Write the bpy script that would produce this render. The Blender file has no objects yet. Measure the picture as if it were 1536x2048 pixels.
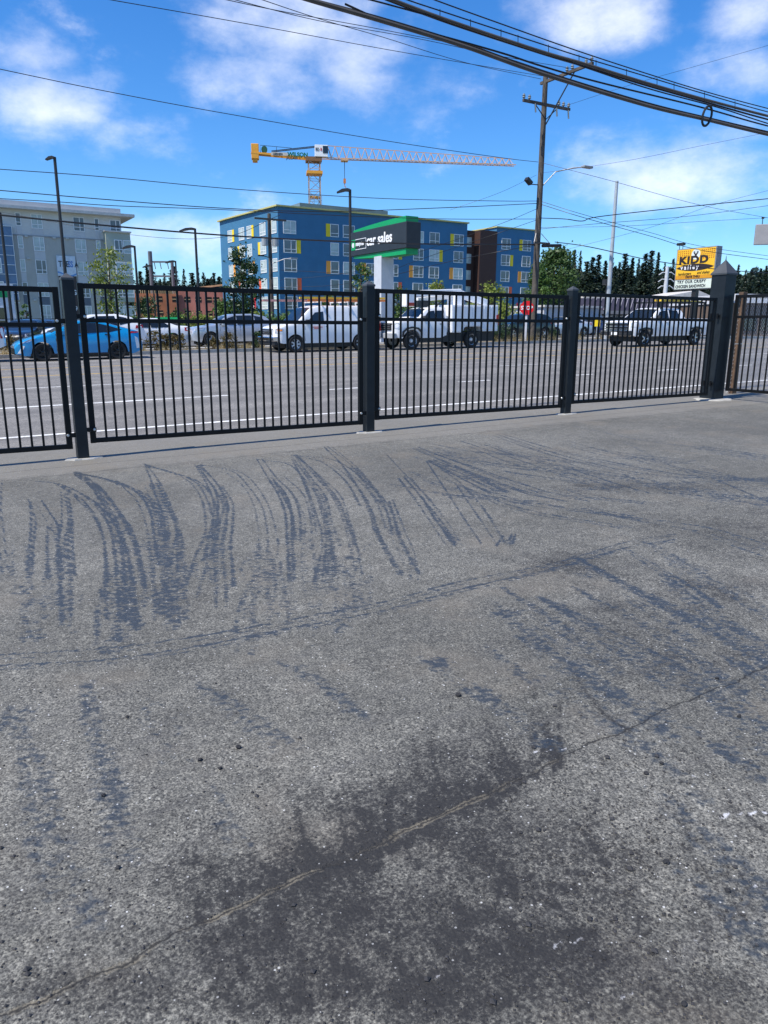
import bpy, bmesh, math, random
import numpy as np
from mathutils import Vector, Matrix
random.seed(7); np.random.seed(7)
S = bpy.context.scene
COL = S.collection

# ------------------------------------------------------------------ camera
F, HOR, CZ = 1500.0, 657.0, 1.58          # focal length and horizon in photo pixels, eye height in metres
TH = math.atan((1024 - HOR) / F); ROLL = math.radians(.25)
_r = np.array([1., 0, 0]); _u = np.array([0, math.sin(TH), math.cos(TH)])
FW = np.array([0, math.cos(TH), -math.sin(TH)])
RT = _r * math.cos(ROLL) + _u * math.sin(ROLL)
UP = _u * math.cos(ROLL) - _r * math.sin(ROLL)
EYE = np.array([0, 0, CZ])
cam = bpy.data.cameras.new('camera'); cam.sensor_fit = 'VERTICAL'; cam.sensor_height = 36
cam.lens = 36 * F / 2048; cam.clip_end = 6000; cam.clip_start = .05
co = bpy.data.objects.new('camera', cam); COL.objects.link(co)
M = Matrix.Identity(4)
for i in range(3):
    M[i][0], M[i][1], M[i][2], M[i][3] = RT[i], UP[i], -FW[i], EYE[i]
co.matrix_world = M
S.camera = co

# ------------------------------------------------------------------ sky, sun, exposure
SUN_AZ, SUN_EL = math.radians(235.5), math.radians(57)
S.view_settings.view_transform = 'Standard'; S.view_settings.look = 'None'
S.view_settings.gamma = 1; S.view_settings.exposure = 0.66
sl = bpy.data.lights.new('sun', 'SUN'); sl.energy = 4.0; sl.angle = math.radians(.55); sl.color = (1, .94, .85)
so = bpy.data.objects.new('sun', sl); COL.objects.link(so)
sd = Vector((math.sin(SUN_AZ) * math.cos(SUN_EL), math.cos(SUN_AZ) * math.cos(SUN_EL), math.sin(SUN_EL)))
so.rotation_euler = (-sd).to_track_quat('-Z', 'Y').to_euler(); so.location = (0, 0, 60)


def ray(x, y):
    return FW * F + RT * (x - 768) + UP * (1024 - y)


W = bpy.data.worlds.new('World'); S.world = W; W.use_nodes = True
wn, wl = W.node_tree.nodes, W.node_tree.links
wn.clear()


class NT:
    """small node-tree writer"""
    def __init__(s, tree): s.t = tree
    def n(s, typ, ins=None, **kw):
        nd = s.t.nodes.new(typ)
        for k, v in kw.items(): setattr(nd, k, v)
        for k, v in (ins or {}).items():
            sock = nd.inputs[k]
            if isinstance(v, bpy.types.NodeSocket): s.t.links.new(v, sock)
            else: sock.default_value = v
        return nd
    def math(s, op, a, b=0.0, c=0.0, clamp=False):
        nd = s.n('ShaderNodeMath', {0: a, 1: b, 2: c}, operation=op); nd.use_clamp = clamp
        return nd.outputs[0]
    def mix(s, fac, a, b, mode='MIX'):
        nd = s.n('ShaderNodeMix', data_type='RGBA', blend_type=mode)
        for k, v in ((0, fac), (6, a), (7, b)):
            if isinstance(v, bpy.types.NodeSocket): s.t.links.new(v, nd.inputs[k])
            else: nd.inputs[k].default_value = v if k == 0 else (*v[:3], 1)
        return nd.outputs[2]
    def ss(s, v, a, b, lo=0., hi=1.):
        nd = s.n('ShaderNodeMapRange', {0: v, 1: a, 2: b, 3: lo, 4: hi}, interpolation_type='SMOOTHSTEP')
        return nd.outputs[0]
    def noise(s, vec, scale, detail=3., rough=.55):
        return s.n('ShaderNodeTexNoise', {'Vector': vec, 'Scale': scale, 'Detail': detail, 'Roughness': rough}).outputs[0]


w = NT(W.node_tree)
sky = w.n('ShaderNodeTexSky', sky_type='NISHITA', sun_disc=False, sun_elevation=SUN_EL, sun_rotation=SUN_AZ,
          air_density=1.0, dust_density=.25, ozone_density=2.2, altitude=50.)
tc = w.n('ShaderNodeTexCoord')
dirn = w.n('ShaderNodeVectorMath', {0: tc.outputs['Generated']}, operation='NORMALIZE').outputs[0]
sx = w.n('ShaderNodeSeparateXYZ', {0: dirn})
den = w.math('ADD', w.math('MAXIMUM', sx.outputs[2], 0.0), .16)
flat = w.n('ShaderNodeVectorMath', {0: dirn, 1: (1, 1, 0)}, operation='MULTIPLY').outputs[0]
inv = w.math('DIVIDE', 1.0, den)
flat = w.n('ShaderNodeVectorMath', {0: flat, 3: inv}, operation='SCALE').outputs[0]
cdir_ = w.n('ShaderNodeVectorMath', {0: dirn, 1: (1, 1, 1.7)}, operation='MULTIPLY').outputs[0]
fb = w.noise(cdir_, 4.2, 8., .6)
fb2 = w.noise(cdir_, 15.0, 6., .62)
# cloud banks: each a soft patch round a direction, broken up by noise; the thin general layer covers the rest of the dome
dens = w.math('ADD', w.math('MULTIPLY', w.math('SUBTRACT', fb, .57), 1.4), .0)
for (px, py, rx, ry, k) in ((570, 50, 200, 110, .95), (530, 160, 190, 70, .85), (690, 130, 120, 110, .75), (60, 220, 250, 85, .95), (200, 265, 190, 55, .6),
                            (40, 110, 110, 60, .6), (1190, 30, 170, 80, .8), (1340, 330, 300, 85, .8), (1480, 150, 150, 70, .6),
                            (1500, 20, 120, 60, .7), (870, 190, 120, 60, .35), (330, 480, 260, 60, .75), (1450, 260, 220, 60, .6)):
    r = ray(px, py); L = np.linalg.norm(r); r = r / L
    d = w.n('ShaderNodeVectorMath', {0: dirn, 1: tuple(r)}, operation='SUBTRACT').outputs[0]
    d = w.n('ShaderNodeVectorMath', {0: d, 1: (L / rx, L / ry * .7, L / ry)}, operation='MULTIPLY').outputs[0]
    ln = w.n('ShaderNodeVectorMath', {0: d}, operation='LENGTH').outputs[1]
    dens = w.math('MAXIMUM', dens, w.math('MULTIPLY', w.ss(ln, 1.45, .1), k * .62))
dens = w.math('ADD', dens, w.math('ADD', w.math('MULTIPLY', w.math('SUBTRACT', fb, .5), 1.5), w.math('MULTIPLY', w.math('SUBTRACT', fb2, .5), .6)))
cf = w.ss(dens, .07, .78)
skc = w.n('ShaderNodeHueSaturation', {'Saturation': 1.32, 'Value': 1.0, 'Color': sky.outputs[0]}).outputs[0]
skc = w.mix(1.0, skc, (.68, .93, 1.2), 'MULTIPLY')
shade = w.ss(w.noise(cdir_, 8., 5.), .35, .65)
cloudc = w.mix(shade, (6.6, 7.0, 8.1), (8.9, 9.0, 9.3))
fin = w.mix(w.math('MULTIPLY', cf, .7), skc, cloudc)
bg = w.n('ShaderNodeBackground', {'Color': fin, 'Strength': .1})
wo = w.n('ShaderNodeOutputWorld', {'Surface': bg.outputs[0]})

S.render.engine = 'CYCLES'
S.cycles.use_denoising = True
S.cycles.max_bounces = 6; S.cycles.transparent_max_bounces = 8

# ------------------------------------------------------------------ frames: the road runs along D, N points across it
AZ = math.radians(59)
D = np.array([math.sin(AZ), math.cos(AZ), 0]); N = np.array([-math.cos(AZ), math.sin(AZ), 0])
ROT = math.atan2(D[1], D[0])
GS, GN = .015, .009


def h(s, n):
    return GS * min(max(s, -80), 45) + GN * min(max(n, -30), 34)


def SN(s, n, z=0.):
    p = D * s + N * n
    return Vector((p[0], p[1], h(s, n) + z))


def gnd(px, py):
    r = ray(px, py); t = CZ / (GS * (r @ D) + GN * (r @ N) - r[2]); p = EYE + t * r
    return p @ D, p @ N


def on_n(px, py, n):
    r = ray(px, py); p = EYE + r * (n / (r @ N))
    return Vector(p)


def at(px, py, Y):
    r = ray(px, py)
    return Vector(EYE + r * (Y / r[1]))


def s_at(px, n, py=690):
    p = on_n(px, py, n); return p.x * D[0] + p.y * D[1]


# ------------------------------------------------------------------ materials
MATS = {}


def mat(name, col=(.5, .5, .5), rough=.6, metal=0., vary=.12, vscale=3., bump=0., bscale=40., coat=0., spec=.5):
    if name in MATS: return MATS[name]
    m = bpy.data.materials.new(name); m.use_nodes = True; t = NT(m.node_tree)
    b = m.node_tree.nodes['Principled BSDF']
    b.inputs['Roughness'].default_value = rough; b.inputs['Metallic'].default_value = metal
    b.inputs['Coat Weight'].default_value = coat; b.inputs['Specular IOR Level'].default_value = spec
    c = t.n('ShaderNodeTexCoord').outputs['Object']
    nz = t.noise(c, vscale, 5.)
    f = t.ss(nz, .25, .75)
    lo = tuple(x * (1 - vary) for x in col); hi = tuple(min(1, x * (1 + vary)) for x in col)
    m.node_tree.links.new(t.mix(f, lo, hi), b.inputs['Base Color'])
    if bump:
        bn = t.n('ShaderNodeBump', {'Strength': bump, 'Distance': .01, 'Height': t.noise(c, bscale, 4.)})
        m.node_tree.links.new(bn.outputs[0], b.inputs['Normal'])
    m.diffuse_color = (*col, 1)
    MATS[name] = m
    return m


def siding(name, col, pitch=.2, vertical=False, rough=.7, depth=.35):
    """board siding: fine overlapping boards too far away to pick apart"""
    if name in MATS: return MATS[name]
    m = mat(name, col, rough, vary=.07, vscale=.6); t = NT(m.node_tree)
    b = m.node_tree.nodes['Principled BSDF']
    c = t.n('ShaderNodeTexCoord').outputs['Object']
    x = t.n('ShaderNodeSeparateXYZ', {0: c}).outputs[0 if vertical else 2]
    saw = t.math('FRACT', t.math('DIVIDE', x, pitch))
    bn = t.n('ShaderNodeBump', {'Strength': depth, 'Distance': .03, 'Height': saw})
    m.node_tree.links.new(bn.outputs[0], b.inputs['Normal'])
    return m


def leafmat(name, a, b_):
    if name in MATS: return MATS[name]
    m = bpy.data.materials.new(name); m.use_nodes = True; t = NT(m.node_tree); nt = m.node_tree
    b = nt.nodes['Principled BSDF']; b.inputs['Roughness'].default_value = .55
    g = t.n('ShaderNodeNewGeometry')
    nz = t.noise(t.n('ShaderNodeTexCoord').outputs['Object'], 1.3, 2.)
    f = t.math('ADD', t.math('MULTIPLY', g.outputs['Random Per Island'], .6), t.math('MULTIPLY', nz, .45), clamp=True)
    col = t.mix(f, a, b_)
    nt.links.new(col, b.inputs['Base Color'])
    tr = t.n('ShaderNodeBsdfTranslucent', {'Color': col})
    mx = t.n('ShaderNodeMixShader', {0: .3, 1: b.outputs[0], 2: tr.outputs[0]})
    nt.links.new(mx.outputs[0], nt.nodes['Material Output'].inputs[0])
    MATS[name] = m
    return m


blackp = mat('black_powder_coat', (.005, .0055, .0065), .48, vary=.3, vscale=9, bump=.05, bscale=300, spec=.22)
postp = mat('charcoal_post_paint', (.011, .015, .019), .45, vary=.25, vscale=6, bump=.04, bscale=300, spec=.3)
galv = mat('galvanised', (.5, .5, .5), .4, .8, vary=.2, vscale=30)
white = mat('white_paint', (.8, .8, .8), .35, coat=.6, vary=.03)
trimw = mat('white_trim', (.8, .8, .8), .5, vary=.04)
chrome = mat('chrome', (.7, .7, .72), .12, 1., vary=.05)
rubber = mat('tyre_rubber', (.012, .012, .012), .8, vary=.3, vscale=20)
glassd = mat('dark_glass', (.012, .015, .017), .06, vary=.2, spec=.8)
glassw = mat('window_glass', (.13, .145, .15), .1, vary=.45, vscale=.35, spec=.7)
glassl = mat('pale_window_glass', (.42, .47, .45), .12, vary=.3, vscale=.5, spec=.7)
blackpl = mat('black_plastic', (.015, .015, .016), .5, vary=.2)
redl = mat('red_lens', (.35, .012, .012), .15, vary=.2)
headl = mat('headlight_lens', (.55, .57, .6), .08, .3, vary=.3, vscale=12)
amber = mat('amber_lens', (.7, .22, .02), .15)
wood = mat('weathered_pole_wood', (.08, .068, .056), .85, vary=.4, vscale=2.5, bump=.5, bscale=14)
darkmetal = mat('dark_bronze_metal', (.02, .018, .017), .45, vary=.2)
wirem = mat('black_cable_jacket', (.01, .01, .011), .5, vary=.2)
concrete = mat('concrete', (.36, .35, .32), .85, vary=.22, vscale=5, bump=.3, bscale=60)


# ------------------------------------------------------------------ object helpers
def obj(name, me, parent=None, loc=(0, 0, 0), rotz=0.):
    o = bpy.data.objects.new(name, me); COL.objects.link(o)
    o.location = loc; o.rotation_euler = (0, 0, rotz)
    if parent is not None: o.parent = parent
    return o


def tag(o, label=None, cat=None, group=None, kind=None):
    if label: o['label'] = label
    if cat: o['category'] = cat
    if group: o['group'] = group
    if kind: o['kind'] = kind
    return o


def empty(name, loc, label, cat, group=None, rotz=0.):
    o = bpy.data.objects.new(name, None); COL.objects.link(o)
    o.location = loc; o.rotation_euler = (0, 0, rotz); o.empty_display_size = .2
    return tag(o, label, cat, group)


def copy_tree(o, parent=None):
    c = o.copy(); COL.objects.link(c); c.parent = parent
    for ch in list(o.children): copy_tree(ch, c)
    return c


class MB:
    def __init__(s): s.v = []; s.f = []
    def add(s, vs, fs):
        k = len(s.v); s.v += [tuple(p) for p in vs]; s.f += [tuple(i + k for i in f) for f in fs]; return s
    def box(s, x0, x1, y0, y1, z0, z1):
        vs = [(x, y, z) for z in (z0, z1) for y in (y0, y1) for x in (x0, x1)]
        return s.add(vs, [(0, 2, 3, 1), (4, 5, 7, 6), (0, 1, 5, 4), (2, 6, 7, 3), (0, 4, 6, 2), (1, 3, 7, 5)])
    def bar(s, p, q, wd, hg=None):
        """rectangular bar from p to q"""
        hg = hg or wd; p, q = Vector(p), Vector(q); d = (q - p).normalized()
        a = d.cross(Vector((0, 0, 1)))
        if a.length < .01: a = Vector((1, 0, 0))
        a.normalize(); b = a.cross(d)
        vs = [e + a * i * wd / 2 + b * j * hg / 2 for e in (p, q) for i, j in ((-1, -1), (1, -1), (1, 1), (-1, 1))]
        return s.add(vs, [(3, 2, 1, 0), (4, 5, 6, 7), (0, 1, 5, 4), (1, 2, 6, 5), (2, 3, 7, 6), (3, 0, 4, 7)])
    def tube(s, pts, r, n=8, caps=True):
        pts = [Vector(p) for p in pts]; rs = r if isinstance(r, (list, tuple)) else [r] * len(pts)
        k = len(s.v); a = None
        for i, p in enumerate(pts):
            d = (pts[min(i + 1, len(pts) - 1)] - pts[max(i - 1, 0)]).normalized()
            if a is None:
                a = d.cross(Vector((0, 0, 1)) if abs(d.z) < .9 else Vector((1, 0, 0)))
            else: a = a - d * a.dot(d)
            a.normalize(); b = d.cross(a)
            s.v += [tuple(p + (a * math.cos(t) + b * math.sin(t)) * rs[i]) for t in [2 * math.pi * j / n for j in range(n)]]
        for i in range(len(pts) - 1):
            for j in range(n):
                s.f.append((k + i * n + j, k + i * n + (j + 1) % n, k + (i + 1) * n + (j + 1) % n, k + (i + 1) * n + j))
        if caps:
            s.f.append(tuple(k + j for j in range(n))[::-1]); s.f.append(tuple(k + (len(pts) - 1) * n + j for j in range(n)))
        return s
    def prism(s, pts, z0, z1):
        n = len(pts)
        vs = [(x, y, z0) for x, y in pts] + [(x, y, z1) for x, y in pts]
        return s.add(vs, [tuple(range(n))[::-1], tuple(range(n, 2 * n))] + [(i, (i + 1) % n, n + (i + 1) % n, n + i) for i in range(n)])
    def xz(s, pts, y0, y1):
        """polygon in x,z pushed through y"""
        n = len(pts)
        vs = [(x, y0, z) for x, z in pts] + [(x, y1, z) for x, z in pts]
        return s.add(vs, [tuple(range(n)), tuple(range(n, 2 * n))[::-1]] + [((i + 1) % n, i, n + i, n + (i + 1) % n) for i in range(n)])
    def lathe(s, prof, c, n=20, axis='y'):
        k = len(s.v); m = len(prof)
        for i in range(n):
            t = 2 * math.pi * i / n
            for r, y in prof:
                if axis == 'y': s.v.append((c[0] + r * math.cos(t), c[1] + y, c[2] + r * math.sin(t)))
                else: s.v.append((c[0] + r * math.cos(t), c[1] + r * math.sin(t), c[2] + y))
        for i in range(n):
            for j in range(m - 1):
                a, b = k + i * m + j, k + ((i + 1) % n) * m + j
                s.f.append((a, a + 1, b + 1, b))
        return s
    def mesh(s, name, m, smooth=False, bevel=0.):
        me = bpy.data.meshes.new(name); me.from_pydata(s.v, [], s.f); me.validate()
        bm = bmesh.new(); bm.from_mesh(me)
        if bevel:
            es = [e for e in bm.edges if len(e.link_faces) == 2 and e.calc_face_angle(0) > .5]
            bmesh.ops.bevel(bm, geom=es, offset=bevel, segments=2, affect='EDGES', profile=.5)
        bmesh.ops.recalc_face_normals(bm, faces=bm.faces)
        if smooth:
            for f in bm.faces: f.smooth = True
            for e in bm.edges:
                if len(e.link_faces) == 2 and e.calc_face_angle(0) > .6: e.smooth = False
        bm.to_mesh(me); bm.free()
        me.materials.append(m)
        return me
    def build(s, name, m, parent=None, loc=(0, 0, 0), rotz=0., smooth=False, bevel=0.):
        return obj(name, s.mesh(name, m, smooth, bevel), parent, loc, rotz)


def text_mesh(txt, size, m, extrude=.01, bold=0., shear=0., align='LEFT', space=1.):
    c = bpy.data.curves.new('lettering', 'FONT'); c.body = txt; c.size = size; c.extrude = extrude
    c.offset = bold; c.shear = shear; c.align_x = align; c.space_character = space; c.resolution_u = 3
    o = bpy.data.objects.new('lettering', c)
    me = bpy.data.meshes.new_from_object(o); me.materials.clear(); me.materials.append(m)
    bpy.data.objects.remove(o)
    return me


def put_text(me, parent, x, y, z, sx=1., name='lettering'):
    """upright lettering on a face whose local x runs along the text and -y faces the reader"""
    o = obj(name, me, parent); o.rotation_euler = (math.pi / 2, 0, 0); o.location = (x, y, z); o.scale = (sx, 1, 1)
    return o


def smooth_path(pts, k=8):
    P = [np.array(p, float) for p in pts]; out = []
    P = [2 * P[0] - P[1]] + P + [2 * P[-1] - P[-2]]
    for i in range(1, len(P) - 2):
        for j in range(k):
            t = j / k
            out.append(.5 * (2 * P[i] + (P[i + 1] - P[i - 1]) * t + (2 * P[i - 1] - 5 * P[i] + 4 * P[i + 1] - P[i + 2]) * t * t
                       + (3 * P[i] - P[i - 1] - 3 * P[i + 1] + P[i + 2]) * t ** 3))
    out.append(P[-2])
    return out

# ================================================================== GROUND
def sheet(name, s0, s1, n0, n1, dz, m, parent=None, thick=0., kind='structure', ds=None):
    """a sheet following the slope; broken where the slope changes"""
    ss = sorted({s0, s1, *[x for x in (-80, 45) if s0 < x < s1]}); ns = sorted({n0, n1, *[x for x in (-30, 34) if n0 < x < n1]})
    b = MB(); k = len(ns)
    vs = [(s, n, h(s, n) + dz) for s in ss for n in ns]
    fs = [(i * k + j, (i + 1) * k + j, (i + 1) * k + j + 1, i * k + j + 1) for i in range(len(ss) - 1) for j in range(k - 1)]
    b.add(vs, fs)
    me = b.mesh(name, m)
    if thick:
        bm = bmesh.new(); bm.from_mesh(me)
        r = bmesh.ops.extrude_face_region(bm, geom=bm.faces[:])
        for v in [g for g in r['geom'] if isinstance(g, bmesh.types.BMVert)]: v.co.z -= thick
        bmesh.ops.recalc_face_normals(bm, faces=bm.faces); bm.to_mesh(me); bm.free()
    o = obj(name, me, parent, rotz=0 if parent else ROT)
    if kind and not parent: o['kind'] = kind
    return o


# --- asphalt of the lot: rubber marks, oil stains, a paving seam and scuffs are drawn where tyres and spills left them
RES = .02
S0, S1, N0, N1 = -.8, 14.4, .3, 10.2
gs = np.arange(S0, S1 + RES / 2, RES); gn = np.arange(N0, N1 + RES / 2, RES)
A_track = np.zeros((len(gs), len(gn))); A_stain = np.zeros_like(A_track); A_scuff = np.zeros_like(A_track)
A_seam = np.full_like(A_track, .3)
R = random.Random(11)


def to_sn(path): return [np.array(gnd(x, y)) for x, y in path]


def dense(sn, step=.012):
    out = []
    for a, b in zip(sn[:-1], sn[1:]):
        k = max(1, int(np.linalg.norm(b - a) / step))
        out += [a + (b - a) * i / k for i in range(k)]
    out.append(sn[-1]); return out


def stamp(A, p, r, v, mode='max'):
    i0 = max(0, int((p[0] - r * 2 - S0) / RES)); i1 = min(len(gs), int((p[0] + r * 2 - S0) / RES) + 2)
    j0 = max(0, int((p[1] - r * 2 - N0) / RES)); j1 = min(len(gn), int((p[1] + r * 2 - N0) / RES) + 2)
    if i1 <= i0 or j1 <= j0: return
    dd = np.sqrt((gs[i0:i1, None] - p[0]) ** 2 + (gn[None, j0:j1] - p[1]) ** 2)
    if mode == 'max': A[i0:i1, j0:j1] = np.maximum(A[i0:i1, j0:j1], v * np.exp(-(dd / r) ** 2))
    else: A[i0:i1, j0:j1] = np.minimum(A[i0:i1, j0:j1], dd)


def line(A, path, r0, r1, v0, v1, k=6):
    sn = dense(to_sn(smooth_path(path, k)))
    for i, p in enumerate(sn):
        t = i / max(1, len(sn) - 1)
        stamp(A, p, r0 + (r1 - r0) * t, v0 + (v1 - v0) * t)


def fan(path, lines=5, spread=34, r=.0125, v0=1., v1=.7):
    """one swerve of a tyre: several tread lines that part from a common start"""
    n = len(path)
    for q in range(lines):
        o = (q / max(1, lines - 1) - .5) * spread + R.uniform(-7, 7)
        pts = []
        for i, (x, y) in enumerate(path):
            t = i / (n - 1); e = math.sin(min(1, t * 1.6) * math.pi / 2)
            pts.append((x + o * (.28 + .72 * e) + R.uniform(-3, 3), y + R.uniform(-3, 3)))
        a, b = 0, n
        if R.random() < .3: a = 1
        if R.random() < .35 and n > 4: b = n - 1
        line(A_track, pts[a:b], r * R.uniform(.6, 1.2), r * R.uniform(1.2, 2.2), v0 * R.uniform(.7, 1), v1 * R.uniform(.7, 1.1), 5)


FANS = [
    ([(0, 960), (-10, 1010), (-8, 1080), (0, 1150)], 3, 20), ([(60, 1000), (78, 1040), (74, 1090), (70, 1150), (66, 1230)], 3, 24),
    ([(78, 1002), (100, 1050), (104, 1090), (110, 1160), (112, 1230)], 3, 20), ([(128, 985), (136, 1040), (128, 1090), (136, 1150), (138, 1250)], 4, 22),
    ([(72, 962), (120, 970), (175, 1005), (208, 1050), (220, 1100), (226, 1170), (228, 1240)], 4, 26),
    ([(150, 945), (190, 975), (222, 1020), (244, 1065), (262, 1110), (272, 1180), (282, 1260)], 6, 34),
    ([(150, 945), (225, 962), (280, 990), (305, 1022), (316, 1070), (324, 1130), (330, 1240)], 5, 34),
    ([(290, 930), (308, 968), (330, 1015), (343, 1065), (338, 1110), (336, 1180), (342, 1260)], 7, 36),
    ([(290, 930), (372, 952), (405, 975), (424, 1015), (426, 1065), (408, 1120), (382, 1200)], 4, 26),
    ([(398, 930), (432, 970), (450, 1010), (446, 1055), (440, 1095), (446, 1170), (448, 1215)], 7, 34),
    ([(398, 930), (462, 944), (496, 975), (522, 1020), (532, 1080), (528, 1130), (515, 1190)], 3, 24),
    ([(520, 920), (550, 955), (578, 990), (594, 1030), (598, 1080), (600, 1160)], 6, 40),
    ([(520, 920), (592, 930), (620, 972), (640, 1030), (648, 1080), (640, 1150)], 4, 28),
    ([(590, 912), (625, 950), (662, 995), (680, 1045), (692, 1090), (702, 1150)], 7, 44),
    ([(590, 912), (660, 925), (715, 965), (745, 1010), (760, 1060)], 4, 34),
    ([(655, 893), (700, 935), (740, 985), (765, 1030), (778, 1070), (820, 1150)], 6, 36),
    ([(768, 905), (806, 955), (838, 995), (868, 1035), (905, 1090)], 6, 26),
    ([(860, 925), (905, 970), (950, 1030), (985, 1090)], 3, 40),
    ([(860, 920), (930, 950), (1000, 985)], 9, 30), ([(830, 895), (960, 945), (1080, 985), (1150, 1000)], 7, 50),
    ([(930, 880), (1060, 920), (1180, 960), (1260, 985)], 6, 60), ([(1000, 870), (1150, 915), (1330, 950), (1536, 960)], 6, 70),
    ([(1040, 1035), (1020, 1070), (1010, 1090)], 3, 20), ([(780, 1000), (800, 1060), (822, 1110), (828, 1160)], 2, 10),
]
for path, ln, sp in FANS: fan(path, ln, sp * R.uniform(1.1, 1.45))
for i in range(44):         # faint sweeps over the right half
    x, y = R.uniform(760, 1450), R.uniform(865, 985); l = R.uniform(120, 420); q = R.uniform(.12, .34)
    fan([(x, y), (x + l * .4, y + l * q * .5), (x + l, y + l * q * .85)], R.randint(2, 4), R.uniform(10, 34), .018, R.uniform(.6, .85), R.uniform(.5, .7))
for i in range(26):         # broken rows where the treads ran on over the coarse part
    x, y = R.uniform(1000, 1480), R.uniform(1080, 1420); l = R.uniform(120, 320)
    fan([(x, y), (x + l * .5, y + l * .3), (x + l, y + l * .66)], R.randint(2, 4), R.uniform(16, 44), .026, R.uniform(.5, .7), R.uniform(.45, .6))
for i in range(30):
    x, y = R.uniform(0, 820), R.uniform(1060, 1180); l = R.uniform(60, 150)
    fan([(x, y), (x + R.uniform(-10, 10), y + l * .5), (x + R.uniform(-14, 14), y + l)], R.randint(2, 4), R.uniform(16, 40), .022, R.uniform(.48, .66), R.uniform(.45, .6))
fan([(1150, 850), (1300, 880), (1450, 900), (1560, 915)], 5, 60, .02, .6, .6)
fan([(1150, 980), (1300, 970), (1450, 962), (1560, 955)], 5, 20, .022, .62, .66)
fan([(1150, 1010), (1280, 1040), (1400, 1060), (1560, 1110)], 5, 60, .02, .6, .6)
# the long pair of tread lines curving across
for off, v in ((0, .8), (9, .62), (22, .85), (30, .6)):
    line(A_track, [(-20, 1310 + off), (200, 1298 + off), (400, 1272 + off * .9), (560, 1243 + off * .8), (770, 1203 + off * .8), (920, 1163 + off * .7),
                   (1100, 1128 + off * .5), (1250, 1085 + off * .5), (1350, 1068 + off * .5)], .017, .02, v, v * .8, 8)
# broad soft tracks of the lower right and the footprint-like rows of the lower left
for path, ln, sp, v in (([(990, 1205), (1060, 1275), (1130, 1330), (1240, 1400), (1330, 1450)], 4, 60, .62), ([(1080, 1195), (1200, 1260), (1320, 1330), (1480, 1420)], 5, 60, .62),
                        ([(1150, 1115), (1290, 1190), (1420, 1260), (1560, 1330)], 5, 46, .7), ([(840, 1315), (930, 1365), (1010, 1420), (1100, 1490)], 3, 40, .55),
                        ([(980, 1295), (1060, 1350), (1180, 1420), (1300, 1500), (1420, 1600)], 3, 50, .55), ([(1380, 1370), (1460, 1430), (1560, 1520)], 4, 60, .55),
                        ([(1300, 1580), (1400, 1680), (1500, 1800), (1560, 1860)], 4, 60, .6), ([(1330, 1720), (1440, 1800), (1536, 1900)], 3, 50, .55),
                        ([(175, 1370), (185, 1430), (205, 1500), (220, 1570), (236, 1650), (250, 1720)], 4, 44, .56),
                        ([(20, 1420), (60, 1500), (90, 1580), (110, 1680), (140, 1780), (170, 1850)], 4, 60, .54),
                        ([(300, 1370), (320, 1440), (350, 1520)], 3, 40, .5), ([(400, 1370), (450, 1395), (500, 1440), (580, 1490)], 3, 40, .56),
                        ([(550, 1325), (610, 1350), (660, 1380), (720, 1430)], 3, 20, .58), ([(420, 1570), (445, 1640), (480, 1700)], 3, 30, .5)):
    fan(path, ln, sp, .034, v, v * .9)
for (x, y, rad, v) in ((440, 1395, .09, .62), (880, 1330, .1, .66), (600, 1335, .05, .6), (1010, 1230, .1, .66), (700, 1115, .05, .7), (340, 1245, .06, .6),
                       (280, 1250, .06, .62), (80, 1275, .06, .62), (145, 1265, .05, .6), (10, 1440, .14, .6), (210, 1300, .09, .6), (1110, 1210, .1, .6), (1170, 1150, .1, .55)):
    stamp(A_track, np.array(gnd(x, y)), rad, v)
# oil-black patches near the seam
for (x, y, rx, ry, v) in ((940, 1530, 190, 70, .62), (760, 1600, 200, 60, .55), (900, 1640, 230, 80, .66), (1010, 1500, 110, 50, .5), (560, 1760, 260, 70, .62), (720, 1830, 260, 80, .66),
                          (480, 1900, 260, 80, .6), (1150, 1760, 150, 80, .55), (1120, 1920, 190, 90, .62), (900, 1980, 330, 80, .66), (1040, 1700, 200, 90, .55), (250, 1980, 260, 80, .5),
                          (1230, 1730, 90, 60, .55), (1380, 1330, 160, 60, .35), (1450, 1180, 150, 50, .35), (1150, 1130, 160, 30, .4), (1300, 975, 300, 16, .5), (640, 1690, 160, 40, .5),
                          (1400, 1990, 200, 90, .5), (1200, 1240, 170, 60, .3), (350, 1640, 120, 90, .22), (60, 1700, 140, 160, .25), (330, 1200, 160, 50, .35), (1500, 1050, 160, 60, .3), (960, 900, 260, 22, .3)):
    c = np.array(gnd(x, y)); ax = np.array(gnd(x + rx, y)) - c; ay = np.array(gnd(x, y + ry)) - c
    Mi = np.linalg.inv(np.array([ax, ay]).T)
    P = np.stack(np.meshgrid(gs, gn, indexing='ij'), -1) - c
    q = P @ Mi.T
    A_stain = np.maximum(A_stain, v * .62 * np.exp(-(q ** 2).sum(-1) ** 1.3))
RS = random.Random(31)
def stroke(x, y, ang, l, r, v, bend):
    a = math.radians(ang); pts = []
    for i in range(5):
        q = i / 4; b_ = a + math.radians(bend) * q
        pts.append((x + l * q * math.cos(b_), y - l * q * math.sin(b_)))
    line(A_stain, pts, r * .8, r * 1.2, v, v * .25, 4)
for i in range(150):        # rubber feathered out from the seam
    x = RS.gauss(850, 150); y = 1655 - (x - 850) * .47 + RS.gauss(0, 14)
    stroke(x, y, RS.gauss(135, 26), RS.uniform(60, 190), RS.uniform(.008, .02), RS.uniform(.55, .95), RS.uniform(-40, 10))
for i in range(70):
    x = RS.gauss(930, 90); y = 1610 - (x - 900) * .47
    stroke(x, y, RS.gauss(100, 30), RS.uniform(60, 150), RS.uniform(.008, .018), RS.uniform(.4, .75), RS.uniform(-50, 20))
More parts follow.
